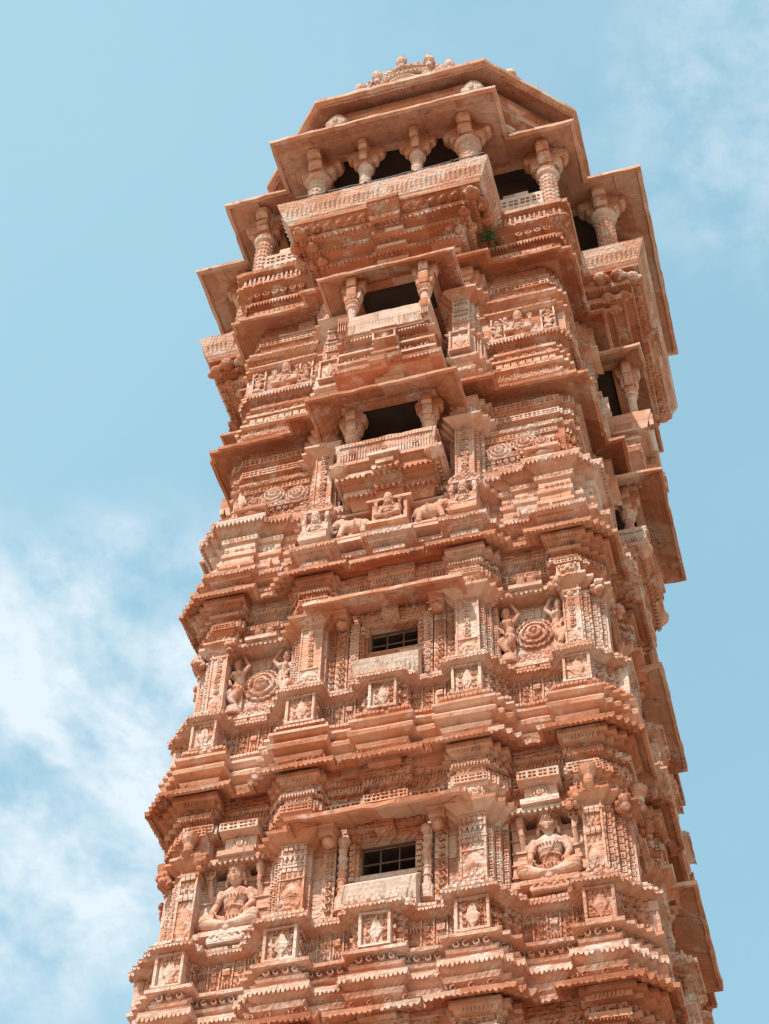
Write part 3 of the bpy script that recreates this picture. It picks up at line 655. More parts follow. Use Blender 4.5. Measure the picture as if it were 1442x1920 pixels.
def seated(s=1.0, kind=0):
    """cross-legged four-armed figure with tall crown, about 1.0 high, base at z 0, looking towards -y"""
    m = MB(); E_ = m.ell
    E_((0, 0, .05), (.26, .14, .05)); m.box(-.24, .24, -.11, .14, 0, .045)
    for sd in (-1, 1):                                             # folded legs
        limb(m, [(sd * .08, .02, .20), (sd * .22, -.09, .20), (sd * .30, -.16, .19)], [.10, .10, .085])
        limb(m, [(sd * .30, -.17, .175), (sd * .17, -.22, .12), (sd * .03, -.24, .09)], [.078, .056, .038])
        E_((-sd * .05, -.25, .095), (.075, .042, .028))
        for q in range(4): E_((-sd * (.11 + .004 * q), -.265 + q * .018, .095), (.018, .009, .012), n=6, k=4)
    E_((0, 0, .24), (.155, .11, .10)); E_((0, -.005, .34), (.115, .085, .11)); E_((0, -.01, .47), (.15, .095, .13)); E_((0, 0, .56), (.185, .085, .07))
    E_((0, -.085, .29), (.02, .015, .02), n=8, k=5)
    for z, r, ry in ((.27, .165, .118), (.385, .128, .1), (.53, .16, .115)):     # girdle, band and necklace
        for i in range(22):
            t = 2 * math.pi * i / 22; E_((r * math.cos(t), -.005 + ry * math.sin(t), z - (.03 * abs(math.sin(t)) if z > .5 else 0)), (.017, .014, .014), n=6, k=4)
    m.tube((0, .0, .58), (0, -.01, .68), .055, .048, 12)
    E_((0, -.015, .73), (.082, .088, .098)); E_((0, -.07, .69), (.05, .035, .045))           # head and jaw
    m.tube((0, -.103, .745), (0, -.118, .712), .009, .017, 8); E_((0, -.103, .678), (.028, .012, .010), n=8, k=5); E_((0, -.1, .664), (.022, .012, .010), n=8, k=5); E_((0, -.085, .645), (.025, .02, .018), n=8, k=5)
    for sd in (-1, 1):
        E_((sd * .033, -.095, .742), (.017, .010, .010), n=8, k=5); limb(m, [(sd * .016, -.101, .763), (sd * .05, -.088, .765)], [.006, .005], 6); E_((sd * .05, -.07, .70), (.025, .02, .025))
        E_((sd * .087, .0, .72), (.015, .03, .045)); E_((sd * .1, -.005, .665), (.02, .02, .035))
    E_((0, 0, .80), (.098, .098, .045)); m.lathe(0, 0, [(.09, .79), (.098, .82), (.088, .84), (.095, .87), (.09, .93), (.075, .975), (.045, 1.005), (.01, 1.02)], 14)
    for i in range(14):
        t = 2 * math.pi * i / 14; E_((.098 * math.cos(t), .098 * math.sin(t), .82), (.016, .016, .022), n=6, k=4); E_((.09 * math.cos(t), .09 * math.sin(t), .885), (.012, .012, .016), n=6, k=4)
    m.lathe(0, 0, [(.15, .0), (.15, .02)], 20) if False else None
    E_((0, .075, .76), (.15, .03, .16))
    for sd in (-1, 1):                                             # front pair of arms, hands on the knees
        limb(m, [(sd * .185, -.01, .555), (sd * .235, -.03, .42), (sd * .215, -.16, .30)], [.052, .045, .033]); hand(m, (sd * .215, -.19, .285), (0, -.35, -1), 1.05, -sd)
        E_((sd * .205, -.015, .50), (.058, .055, .018)); E_((sd * .218, -.145, .315), (.042, .042, .014))
        limb(m, [(sd * .19, .02, .57), (sd * .32, .02, .49), (sd * .315, -.06, .66)], [.05, .043, .032]); hand(m, (sd * .315, -.065, .665), (0, -.1, 1), .95, -sd)
        E_((sd * .315, -.055, .64), (.038, .038, .013))
        if (sd < 0) == (kind % 2 == 0):                             # wheel
            for i in range(16):
                t = 2 * math.pi * i / 16; E_((sd * .325 + .065 * math.cos(t), -.07, .80 + .065 * math.sin(t)), (.015, .016, .015), n=6, k=4)
            for i in range(3):
                t = math.pi * i / 3; m.tube((sd * .325 - .06 * math.cos(t), -.07, .80 - .06 * math.sin(t)), (sd * .325 + .06 * math.cos(t), -.07, .80 + .06 * math.sin(t)), .009, .009, 6)
        else: m.lathe(sd * .325, -.07, [(.02, .70), (.05, .74), (.062, .79), (.045, .83), (.05, .85), (.02, .88)], 10)
        limb(m, [(sd * .12, .05, .60), (sd * .2, .06, .40), (sd * .3, .05, .3), (sd * .36, .04, .12)], [.03, .03, .028, .03], 8)   # scarf behind
    E_((0, -.25, .055), (.05, .03, .035)); limb(m, [(.11, -.13, .56), (.03, -.105, .43), (-.08, -.10, .32)], [.008] * 3, 6)
    m.box(-.3, .3, .06, .16, 0, .78)
    o = []
    for x, y, z in m.v:
        if z > .615 and abs(x) < .15 and y < .07: x, y, z = x * 1.24, y * 1.2 - .015, .615 + (z - .615) * 1.2
        o.append((x * s, (y - .13 * z) * s, z * s))
    m.v = o
    return m
def dancer(sd=1):
    """dancing figure in a triple bend, about 0.95 high"""
    m = MB(); E_ = m.ell
    m.lathe(0, 0, [(.15, 0), (.16, .05), (.13, .08), (.14, .12)], 14)
    limb(m, [(-.04 * sd, 0, .42), (.05 * sd, -.05, .28), (-.03 * sd, -.02, .15)], [.075, .055, .035]); limb(m, [(.05 * sd, 0, .42), (.13 * sd, -.08, .33), (.02 * sd, -.05, .2)], [.075, .055, .035])
    E_((-.03 * sd, -.05, .135), (.035, .06, .022)); E_((.02 * sd, -.07, .185), (.035, .06, .022))
    E_((0, .0, .45), (.115, .085, .08)); E_((-.03 * sd, -.01, .55), (.075, .06, .08)); E_((.0, -.015, .65), (.105, .075, .09))
    for q in (-1, 1): E_((q * .045, -.075, .655), (.042, .04, .042))
    m.tube((0, 0, .7), (.02 * sd, -.01, .77), .035, .032); E_((.03 * sd, -.02, .83), (.068, .072, .08)); E_((.03 * sd, .02, .90), (.075, .07, .055)); E_((.09 * sd, .03, .87), (.045, .04, .045))
    m.tube((.03 * sd, -.085, .835), (.03 * sd, -.1, .805), .008, .014, 6); E_((.03 * sd, -.085, .785), (.022, .012, .012), n=6, k=4)
    for q in (-1, 1): E_((.03 * sd + q * .026, -.08, .84), (.013, .008, .008), n=6, k=4)
    limb(m, [(.1 * sd, -.01, .70), (.18 * sd, -.03, .6), (.1 * sd, -.1, .52)], [.036, .03, .024]); hand(m, (.09 * sd, -.11, .51), (-.5 * sd, -.2, -.8), .8, sd)
    limb(m, [(-.1 * sd, -.01, .70), (-.19 * sd, -.03, .78), (-.1 * sd, -.04, .92)], [.036, .03, .024]); hand(m, (-.09 * sd, -.04, .93), (.5 * sd, 0, .8), .8, sd)
    limb(m, [(.1 * sd, .02, .42), (.17 * sd, 0, .3), (.13 * sd, -.02, .16), (.18 * sd, -.02, .08)], [.02, .022, .02, .025], 8)
    for i in range(12): t = 2 * math.pi * i / 12; E_((.12 * math.cos(t), .09 * math.sin(t), .44), (.016,) * 3, n=6, k=4)
    m.box(-.1, .1, .03, .1, .1, .85)
    return m
def elephant(sd=1):
    """walking elephant in high relief, head towards +x*sd, about .62 long"""
    m = MB(); E_ = m.ell
    E_((-.06 * sd, 0, .29), (.21, .12, .15)); E_((-.2 * sd, 0, .27), (.11, .11, .13)); E_((.1 * sd, -.01, .30), (.13, .11, .14))
    E_((.23 * sd, -.03, .37), (.085, .085, .1)); E_((.2 * sd, -.02, .43), (.05, .06, .05))
    limb(m, [(.29 * sd, -.05, .36), (.34 * sd, -.06, .27), (.33 * sd, -.07, .18), (.27 * sd, -.08, .14), (.24 * sd, -.08, .17)], [.05, .04, .03, .024, .02])
    for x, dx, y in ((.13, .06, -.06), (.05, -.03, .04), (-.17, -.03, -.06), (-.25, .02, .04)):
        limb(m, [(x * sd, y, .24), ((x + dx * .6) * sd, y - .01, .13), ((x + dx) * sd, y - .01, .03)], [.062, .05, .046]); E_(((x + dx) * sd, y - .02, .02), (.052, .05, .024))
    E_((.16 * sd, -.105, .35), (.06, .018, .085)); limb(m, [(.28 * sd, -.09, .30), (.34 * sd, -.12, .27), (.37 * sd, -.13, .30)], [.014, .012, .006], 6)
    E_((.265 * sd, -.105, .385), (.012, .01, .012), n=6, k=4)
    limb(m, [(-.3 * sd, 0, .33), (-.34 * sd, -.01, .22), (-.33 * sd, -.02, .12)], [.018, .014, .018], 6)
    for i in range(9): E_((-.06 * sd, -.125 * math.cos(i * .3 - .4), .29 + .16 * math.sin(i * .3 - .4)), (.016,) * 3, n=6, k=4)
    m.box(-.3, .3, .02, .12, .0, .1)
    return m
FM = {}
def fig_at(key, mb_fn, vox, x, dd, z, parent=None, sx=1.0, label=None, name='seated_figure', mat='figure'):
    if key not in FM: o = figure(name, mb_fn(), vox, parent, mat); FM[key] = o.data
    else: o = bpy.data.objects.new(name, FM[key]); COL.objects.link(o); o.parent = parent or T
    o.location = (x, -dd, z + (1.65 if (parent is None or parent is T) else 0)); o.scale = (sx,) * 3
    if label: o['label'] = label
    return o
def around_fig(o):       # turn a placed figure to the side faces
    for r in (Q, -Q):
        c = o.copy(); COL.objects.link(c); x, y, z = o.location; c.location = (x * math.cos(r) - y * math.sin(r), x * math.sin(r) + y * math.cos(r), z); c.rotation_euler.z += r
# ---------------------------------------------------------------- windows
def window(z0, z1, zs, zt, style, first=True):
    m = MB()   # carved surround
    for s_ in (-1, 1):
        for k, (xa, xb, dd) in enumerate(((.33, .37, 2.66), (.37, .43, 2.70), (.57, .72, 2.74))): m.b(*sorted((s_ * xa, s_ * xb)), 2.5, dd, zs + .02, zt - (.02 if k < 2 else -.12))
        a, b = sorted((s_ * .585, s_ * .705))
        zz = zs + .06
        while zz < zt + .05:
            fband(m, a, b, 2.74, zz, zz + .11, 'leafy', w=.12, dep=.04, skip=0); zz += .105
        a, b = sorted((s_ * .36, s_ * .42)); zz = zs + .1
        while zz < zt - .12: fband(m, a, b, 2.70, zz, zz + .05, 'block', w=.03, dep=.015, skip=.1); zz += .075
        a, b = sorted((s_ * .72, s_ * .84)); m.b(a, b, 2.5, 2.70, zs, zt + .1)
        if style == 2:
            zz = zs + .1
            while zz < zt: fband(m, a + .01, b - .01, 2.70, zz, zz + .09, 'leafy', w=.1, dep=.03, skip=0); zz += .1
    m.b(-.42, .42, 2.5, 2.69, z1, z1 + .10); m.b(-.46, .46, 2.5, 2.76, z1 + .10, z1 + .2); fband(m, -.44, .44, 2.76, z1 + .11, z1 + .19, 'leafy', w=.09, dep=.03); m.b(-.11, .11, 2.6, 2.84, z1 + .02, z1 + .24)
    m.b(-.42, .42, 2.5, 2.67, z0 - .3, z0 + .0)
    W = part(m, 'window', 'carved')
    m = MB()   # sill slab
    m.hexa([(-.41, -2.6, z0 - .76), (.41, -2.6, z0 - .76), (.41, -2.6, z0 - .01), (-.41, -2.6, z0 - .01)], [(-.40, -2.90, z0 - .72), (.40, -2.90, z0 - .72), (.43, -3.0, z0 - (.36 if style == 1 else .46)), (-.43, -3.0, z0 - (.36 if style == 1 else .46))])
    fband(m, -.38, .38, 2.925, z0 - .68, z0 - .46, 'petal', w=.06, dep=.015, lean=.055, skip=.3)
    m.build('sill', 'cream', W)
    m = MB()
    for x in (-.11, .11): m.b(x - .0065, x + .0065, 2.52, 2.54, z0, z1)
    m.b(-.33, .33, 2.525, 2.545, (z0 + z1) / 2 - .006, (z0 + z1) / 2 + .007)
    for x in (-.324, .324): m.b(x - .01, x + .012, 2.51, 2.55, z0, z1)
    for z in (z0 + .008, z1 - .008): m.b(-.33, .33, 2.515, 2.545, z - .01, z + .01)
    m.build('grille', 'iron', W, jit=.001)
    for s_ in (-1, 1):
        m = MB(); x = s_ * .49; h = zt - .12 - zs - .28; pr = [(.07, zs + .05), (.07, zs + .24), (.055, zs + .26)]
        for i in range(6):
            a_ = zs + .28 + h * i / 6; pr += [(.045, a_), (.05, a_ + h * .1), (.062, a_ + h * .115), (.06, a_ + h * .14), (.045, a_ + h * .155)]
        pr += [(.05, zt - .10), (.075, zt - .05), (.08, zt)]
        if style == 1: m.lathe(x, -2.74, pr, 12)
        else:
            m.b(x - .06, x + .06, 2.5, 2.74, zs + .02, zt); zz = zs + .05
            while zz < zt - .1: fband(m, x - .05, x + .05, 2.74, zz, zz + .09, 'disc', w=.1, dep=.03, skip=0); m.b(x - .058, x + .058, 2.7, 2.765, zz + .093, zz + .105); zz += .115
        lozenge(m, x, 2.72 + .02, zs + .03, zs + .24, .055, .03)
        m.build('colonette', 'pink', W)
    m = MB()   # liners of the room behind, coloured near-black in place of its shade
    m.b(-.30, .30, 1.12, 1.14, z0 + .01, z1 - .01); m.b(-.329, -.316, 1.12, 2.48, z0, z1); m.b(.316, .329, 1.12, 2.48, z0, z1); m.b(-.316, .316, 1.14, 2.48, z1 - .012, z1 - .003); m.build('room', 'painted_shade', W, jit=0)
    around(W)
    # slab over the window on two brackets
    E = plate('window_eave', 1.05, 3.24, zt - .02, .50, .20, battens=3, mat='stone', t=.055)
    for s_ in (-1, 1):
        m = MB(); x = s_ * .64
        m.b(x - .09, x + .09, 2.6, 2.95, zt - .02, zt + .07); m.b(x - .075, x + .075, 2.6, 2.86, zt - .09, zt - .01); m.ell((x, -2.84, zt - .08), (.07, .08, .07)); m.b(x - .1, x + .1, 2.6, 3.0, zt + .06, zt + .12)
        m.build('bracket', 'stone', E)
    around(E)
def niche_flank(zs, zt):
    for s_ in (-1, 1):
        m = MB()
        for xa, xb in ((1.40, 1.56), (2.09, 2.24)):
            a, b = sorted((s_ * xa, s_ * xb)); z = zs; i = 0
            while z < zt - .16:
                h = min(.17, zt - .14 - z); m.b(a, b, 2.3, 2.54, z, z + h - .012); m.b(a - .006, b + .006, 2.3, 2.565, z + h - .03, z + h - .010); z += h
            m.b(a, b, 2.3, 2.57, zt - .15, zt + .05); lozenge(m, (a + b) / 2, 2.57, zt - .14, zt + .02, (b - a) * .4, .03)
        m.b(*sorted((s_ * 1.4, s_ * 2.24)), 2.3, 2.68, zs - .09, zs - .005); m.b(*sorted((s_ * 1.5, s_ * 2.14)), 2.3, 2.72, zs - .09, zs - .03)
        crest(m, s_ * 1.82, 2.72, zs - .16, .2, .16)
        around(part(m, 'niche', 'pink'))
def sunpanel(zs, zt):
    for s_ in (-1, 1):
        m = MB(); c = s_ * 1.81
        m.b(c - .42, c + .42, 2.3, 2.44, zs - .05, zt + .02); m.b(c - .24, c + .24, 2.4, 2.47, zs + .05, zt - .05)
        ringrel(m, c, 2.47, zs + (zt - zs) * .50, .255, .11, 20)
        for i in range(11):
            t = math.pi * (i + .5) / 11; rr = .30; q = Vector((c + rr * math.cos(t), -2.48, zs + (zt - zs) * .52 + rr * .95 * math.sin(t)))
            m.tube(q - Vector((0, 0, .0)), q + Vector((.06 * math.cos(t), -.01, .10 * math.sin(t) + .03)), .016, .009, 6); m.ell(q + Vector((.065 * math.cos(t), -.01, .13 * math.sin(t) + .03)), (.02,) * 3, n=6, k=4)
        for i in range(5): lozenge(m, c - .19 + i * .095, 2.47, zs + .03, zs + .2, .04, .04)
        m.b(c - .42, c + .42, 2.3, 2.62, zs - .12, zs - .045); crest(m, c, 2.68, zs - .16, .19, .14)
        around(part(m, 'relief_panel', 'pink'))
for k, (z, zs, zt, ze, st) in enumerate(((7.05, 7.78, 8.85, 9.85, 2), (10.65, 11.38, 12.36, 13.32, 1), (14.10, 14.86, 15.98, 16.86, 2))):
    window_storey(z, zs, zt, ze, st, None)
    z0, z1 = (z + 1.26, z + 1.76) if st == 1 else (z + 1.41, z + 1.88)
    window(z0, z1, zs - .04, zt + .04, st)
    if st == 1:
        niche_flank(zs + .1, zt + .1)
        for i, x in enumerate((-1.82, 1.82)):
            o = fig_at('deity%d' % i, lambda i=i: seated(1.0, i), .0085, x, 2.46, zs + .03, label=('large seated four-armed figure holding a wheel, in the left niche' if i == 0 else 'large seated four-armed figure with bleached crown, in the right niche'))
            o.scale = (.94, .98, 1.18); around_fig(o)
    elif k:
        sunpanel(zs + .08, zt + .05)
        for i, x in enumerate((-2.13, -1.49, 1.49, 2.13)):
            o = fig_at('dancer%d' % (i % 2), lambda i=i: dancer(1 if i % 2 else -1), .010, x, 2.55, zs + .05, sx=1.1, name='dancing_figure'); o.scale = (.78, .9, 1.14); around_fig(o)
    eave([(.22, 2.80), (.84, 2.72), (1.20, 2.84), (1.28, 2.76), (1.36, 2.68), (2.14, 2.54), (2.45, 2.74), (2.53, 2.66), (2.60, 2.60)], ze, .29, .14)
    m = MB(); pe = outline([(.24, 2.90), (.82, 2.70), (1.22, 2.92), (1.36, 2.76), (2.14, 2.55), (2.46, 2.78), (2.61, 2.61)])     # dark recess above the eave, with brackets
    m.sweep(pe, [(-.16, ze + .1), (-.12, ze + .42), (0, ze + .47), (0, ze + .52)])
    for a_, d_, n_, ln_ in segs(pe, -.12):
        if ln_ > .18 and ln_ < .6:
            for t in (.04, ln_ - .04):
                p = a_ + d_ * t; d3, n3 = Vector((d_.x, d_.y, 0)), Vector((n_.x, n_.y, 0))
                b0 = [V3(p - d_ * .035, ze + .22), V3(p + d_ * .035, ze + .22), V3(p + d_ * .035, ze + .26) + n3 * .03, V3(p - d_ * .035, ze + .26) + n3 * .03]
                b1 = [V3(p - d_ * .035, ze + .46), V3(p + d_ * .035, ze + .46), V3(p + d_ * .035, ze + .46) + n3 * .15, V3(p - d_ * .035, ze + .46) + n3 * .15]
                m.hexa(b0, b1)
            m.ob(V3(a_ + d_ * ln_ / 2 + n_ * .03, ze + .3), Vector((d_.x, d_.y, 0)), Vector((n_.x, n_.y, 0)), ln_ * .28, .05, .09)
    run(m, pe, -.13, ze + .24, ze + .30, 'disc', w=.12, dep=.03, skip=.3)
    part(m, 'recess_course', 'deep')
# lower shaft of the tower down to the ground, out of the picture
m = MB(); p0 = outline(PE)
m.sweep(p0, [(.5, -1.7), (.5, -1.0), (.3, -.8), (.3, -.4), (.1, -.2), (0, 0), (0, 2.6), (.3, 2.7), (.3, 2.8), (0, 3.0), (0, 6.3)], sub=.5); part(m, 'lower_shaft', 'stone')
# ---------------------------------------------------------------- balcony storeys
W3 = [(.86, 2.62), (1.28, 2.55), (2.48, 2.60), (2.54, 2.54)]
N3 = [(.78, 1.2), (.88, 2.62), (1.28, 2.55), (2.48, 2.60), (2.54, 2.54)]
# storey 3: stepped wing base
m = MB(); p = outline([(.22, 2.98), (.86, 2.70), (1.24, 2.98), (1.34, 2.78), (1.62, 2.56), (1.70, 2.66), (2.05, 2.70), (2.55, 2.82), (2.68, 2.68)])
m.sweep(p, [(-.1, 17.0), (-.08, 17.12), (.0, 17.13), (.0, 17.2), (-.05, 17.21), (-.05, 17.28), (.05, 17.29), (.06, 17.33), (.13, 17.34), (.15, 17.4), (.05, 17.44), (0, 17.45), (0, 17.5)])
run(m, p, -.05, 17.21, 17.28, 'leafy', w=.09, dep=.04)
run(m, p, .14, 17.31, 17.36, 'scallop', w=.05, dep=.02, skip=.2)
part(m, 'base_moulding', 'pink')
m = MB(); p = outline([(.86, 2.60), (1.5, 2.52), (1.70, 2.60), (2.05, 2.66), (2.50, 2.76), (2.62, 2.62)])
m.sweep(p, [(0, 17.4), (.04, 17.5), (.0, 17.53), (.0, 17.66), (.03, 17.68), (.03, 17.74), (-.01, 17.76), (-.01, 17.9), (.025, 17.92), (.025, 18.0), (.0, 18.02), (.0, 18.18), (.04, 18.2), (.06, 18.27), (.0, 18.3), (0, 18.36), (.08, 18.4), (.17, 18.46), (.19, 18.52), (.19, 18.56), (.06, 18.6), (0, 18.64)])
run(m, p, .17, 18.40, 18.48, 'teeth', w=.06, dep=.03); run(m, p, 0, 18.03, 18.11, 'disc', w=.08, dep=.015, skip=.2)
for s_ in (-1, 1):
    for xa, z_ in ((1.75, 17.44), (2.2, 17.44)): m.b(*sorted((s_ * xa, s_ * (xa + .03))), 2.6, 2.84, z_, z_ + .2)
part(m, 'stepped_wall', 'pink')
# pierced relief band of storey 3, leaning outward with rosettes
m = MB(); p = outline([(.86, 1.0), (1.28, 2.50), (2.40, 2.62), (2.55, 2.55)])
m.sweep(p, [(-.1, 18.55), (.10, 18.66), (.12, 18.72), (.02, 18.74), (.0, 18.8), (-.02, 19.5), (-.02, 19.62), (.05, 19.64), (.07, 19.7), (.0, 19.73), (0, 19.82), (.04, 19.84), (.04, 20.0), (.0, 20.02), (0, 20.08), (.06, 20.1), (.06, 20.26), (0, 20.28), (0, 20.7)])
for q in range(6): run(m, p, .0, 18.76 + q * .095, 18.76 + q * .095 + .09, ('perf', 'leafy', 'disc')[q % 3], w=(.07, .1, .09)[q % 3], dep=.045, skip=.1)
run(m, p, -.02, 19.36, 19.48, 'leafy', w=.12, dep=.04); run(m, p, -.02, 19.5, 19.6, 'perf', w=.06, dep=.03); run(m, p, .0, 19.73, 19.82, 'leafy', w=.09, dep=.03)
run(m, p, .04, 19.85, 19.98, 'perf', w=.065, dep=.03); run(m, p, .06, 20.11, 20.25, 'perf', w=.075, dep=.035)
part(m, 'pierced_frieze', 'carved')
for s_ in (-1, 1):
    m = MB()
    for c, zz, r in ((1.52, 19.22, .17), (1.90, 19.3, .17)): ringrel(m, s_ * c, 2.65, zz, r + .01, .09, 12); m.ell((s_ * c, -2.56, zz), (r, .1, r), n=16)
    c = s_ * 2.15
    for k, (hw, d0, z_) in enumerate(((.10, 2.72, 18.74), (.17, 2.80, 18.80), (.24, 2.86, 18.86), (.20, 2.80, 18.94), (.13, 2.74, 19.0))): m.b(c - hw, c + hw, 2.5, d0, z_, z_ + .065)
    m.ell((c, -2.72, 18.83), (.16, .12, .07)); ringrel(m, c, 2.70, 19.14, .13, .08, 8); m.ell((c, -2.62, 19.14), (.12, .09, .12))
    around(part(m, 'rosette_relief', 'pink'))
    m = MB(); x = s_ * 1.40; m.b(x - .13, x + .13, 2.5, 2.58, 18.78, 19.2)
    o = part(m, 'figure_panel', 'carved'); around(o)
    f = fig_at('dancer0', None, 0, x, 2.62, 18.76, sx=.42, name='dancing_figure'); around_fig(f)
m = MB(); m.sweep(outline(W3), [(-.1, 17.2), (-.1, 18.95)]); m.sweep(outline(N3), [(0, 18.94), (0, 20.34)]); m.sweep(outline(W3), [(-.1, 20.33), (-.1, 22.0)]); m.sweep(outline(N3), [(0, 21.99), (0, 23.74)]); m.sweep(outline(W3), [(-.1, 23.73), (-.1, 25.2)])
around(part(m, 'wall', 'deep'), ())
def slim_pilaster(zp0, zp1, zs, zt, ztop, style):
    for s_ in (-1, 1):
        a, b = sorted((s_ * .92, s_ * 1.19)); c = (a + b) / 2; m = MB()
        m.b(a, b, 2.4, 2.86, zs, zt)
        for wd, dd in ((.06, 2.77), (.12, 2.68)): m.b(*sorted((s_ * (.92 - wd * .6), s_ * (1.19 + wd))), 2.3, dd, zs, zt)
        for x in (a, b - .022): m.b(x, x + .022, 2.85, 2.885, zs, zt)
        z = zs + .28; lozenge(m, c, 2.86, zs + .04, zs + .26, .1, .045)
        while z < zt - .08:
            if style == 3: fband(m, a + .03, b - .03, 2.86, z, z + .12, 'disc', w=.3, dep=.035, skip=0); z += .125
            else:
                k = int((z - zs) / .11) % 3; fband(m, a + .02, b - .02, 2.86, z, z + .09, ('perf', 'leafy', 'petal')[k], w=.06, dep=.03, skip=0); m.b(a - .01, b + .01, 2.84, 2.9, z + .095, z + .11); z += .115
        z = zs + .04
        while z < zt - .08:
            for wd, dd in ((.06, 2.77), (.12, 2.68)):
                x = s_ * (1.19 + wd - .03); m.b(x - .024, x + .024, dd - .01, dd + .022, z, z + .055); m.b(x - .03, x + .03, dd - .01, dd + .03, z + .06, z + .075)
            z += .1
        P = part(m, 'pilaster', 'pink')
        pp = capoly(a, b, s_); m = MB()
        m.sweep(pp, [(0, zt - .03), (.03, zt), (.12, zt + .07), (.15, zt + .10), (.15, zt + .14), (.06, zt + .16), (0, zt + .18), (0, zt + .26), (.04, zt + .27), (.04, zt + .38), (.0, zt + .39), (.02, zt + .46), (.06, zt + .48), (.06, zt + .56), (.10, zt + .58), (.10, max(ztop, zt + .6))], sub=.12)
        for A_, d_, n_, ln_ in segs(pp, .04):
            if ln_ > .05: band(m, A_, d_, n_, ln_, zt + .28, zt + .37, 'perf', w=.05, dep=.02); band(m, A_, d_, n_, ln_, zt + .4, zt + .46, 'leafy', w=.07, dep=.02)
        if style == 3: lionface(m, c, 2.9, zt + .42, .12)
        m.build('capital', 'stone', P)
        m = MB()
        if style == 3:
            m.sweep(pp, [(-.02, 17.42), (.10, 17.47), (.12, 17.5), (.02, 17.53), (-.02, 17.56), (-.02, zp1), (.10, zp1 + .03), (.12, zp1 + .07), (.02, zp1 + .12), (-.02, zp1 + .16)], sub=.1)
            for q in (-1, 1): m.b(c + q * .16 - .025, c + q * .16 + .025, 2.7, 3.05, 17.56, zp1)
            m.b(c - .2, c + .2, 2.7, 3.14, 17.5, 17.62)
            crest(m, c, 3.0, zp1 + .12, .2, .2)
        else:
            m.sweep(pp, [(0, zp0 - .45), (.08, zp0 - .42), (.1, zp0 - .36), (.0, zp0 - .33), (.0, zp0 - .24), (.05, zp0 - .2), (.05, zp0 - .15), (.12, zp0 - .12), (.13, zp0 - .06), (.02, zp0 - .02), (.05, zp0), (.05, zp1), (.10, zp1 + .03), (.11, zp1 + .07), (0, zp1 + .12)], sub=.1)
            framed_bud(m, c, 3.0, zp0 + .01, zp1 - .01, .15)
            for A_, d_, n_, ln_ in segs(pp, .05):
                if ln_ > .05 and ln_ < .2: band(m, A_, d_, n_, ln_, zp0 + .05, zp1 - .05, 'slat', w=.05, dep=.02)
        m.build('pedestal', 'pink', P)
        around(P)
        if style == 3: around_fig(fig_at('deity%d' % (s_ > 0), None, 0, c, 2.98, 17.60, sx=.52, label='small seated figure in the %s corner niche of the balcony base' % ('right' if s_ > 0 else 'left')))
slim_pilaster(17.56, 18.17, 18.34, 19.72, 20.35, 3)
slim_pilaster(21.52, 22.08, 22.18, 23.28, 24.1, 4)
# centre figure and elephants below the balcony
m = MB(); m.b(-.24, .24, 2.5, 3.02, 17.44, 17.6); m.b(-.28, .28, 2.5, 3.1, 17.6, 17.66); m.b(-.22, .22, 2.5, 2.86, 17.66, 18.2)
for s_ in (-1, 1): m.b(*sorted((s_ * .2, s_ * .25)), 2.6, 3.0, 17.66, 18.2)
m.hexa([(-.3, -2.6, 18.2), (.3, -2.6, 18.2), (.3, -2.6, 18.34), (-.3, -2.6, 18.34)], [(-.32, -3.04, 18.16), (.32, -3.04, 18.16), (.32, -3.04, 18.21), (-.32, -3.04, 18.21)])
for s_ in (-1, 1):
    a, b = sorted((s_ * .28, s_ * .86)); m.b(a, b, 2.5, 2.96, 17.5, 17.56); m.b(a + .02, b - .02, 2.5, 2.88, 17.56, 17.64); m.b(a, b, 2.5, 2.92, 17.64, 17.68); m.b(a, b, 2.5, 2.7, 17.66, 18.2); m.b(a - .01, b + .01, 2.5, 2.84, 18.2, 18.25)
around(part(m, 'figure_shelf', 'stone'))
around_fig(fig_at('deity0', None, 0, 0, 3.0, 17.66, sx=.52, label='small seated figure in the middle below the balcony, between two elephants'))
for s_ in (-1, 1): around_fig(fig_at('ele%d' % s_, lambda s_=s_: elephant(s_), .009, s_ * .57 - s_ * .0, 2.84, 17.68, sx=.88, name='elephant_relief', label='carved elephant %s the small seated figure' % ('right of' if s_ > 0 else 'left of')))
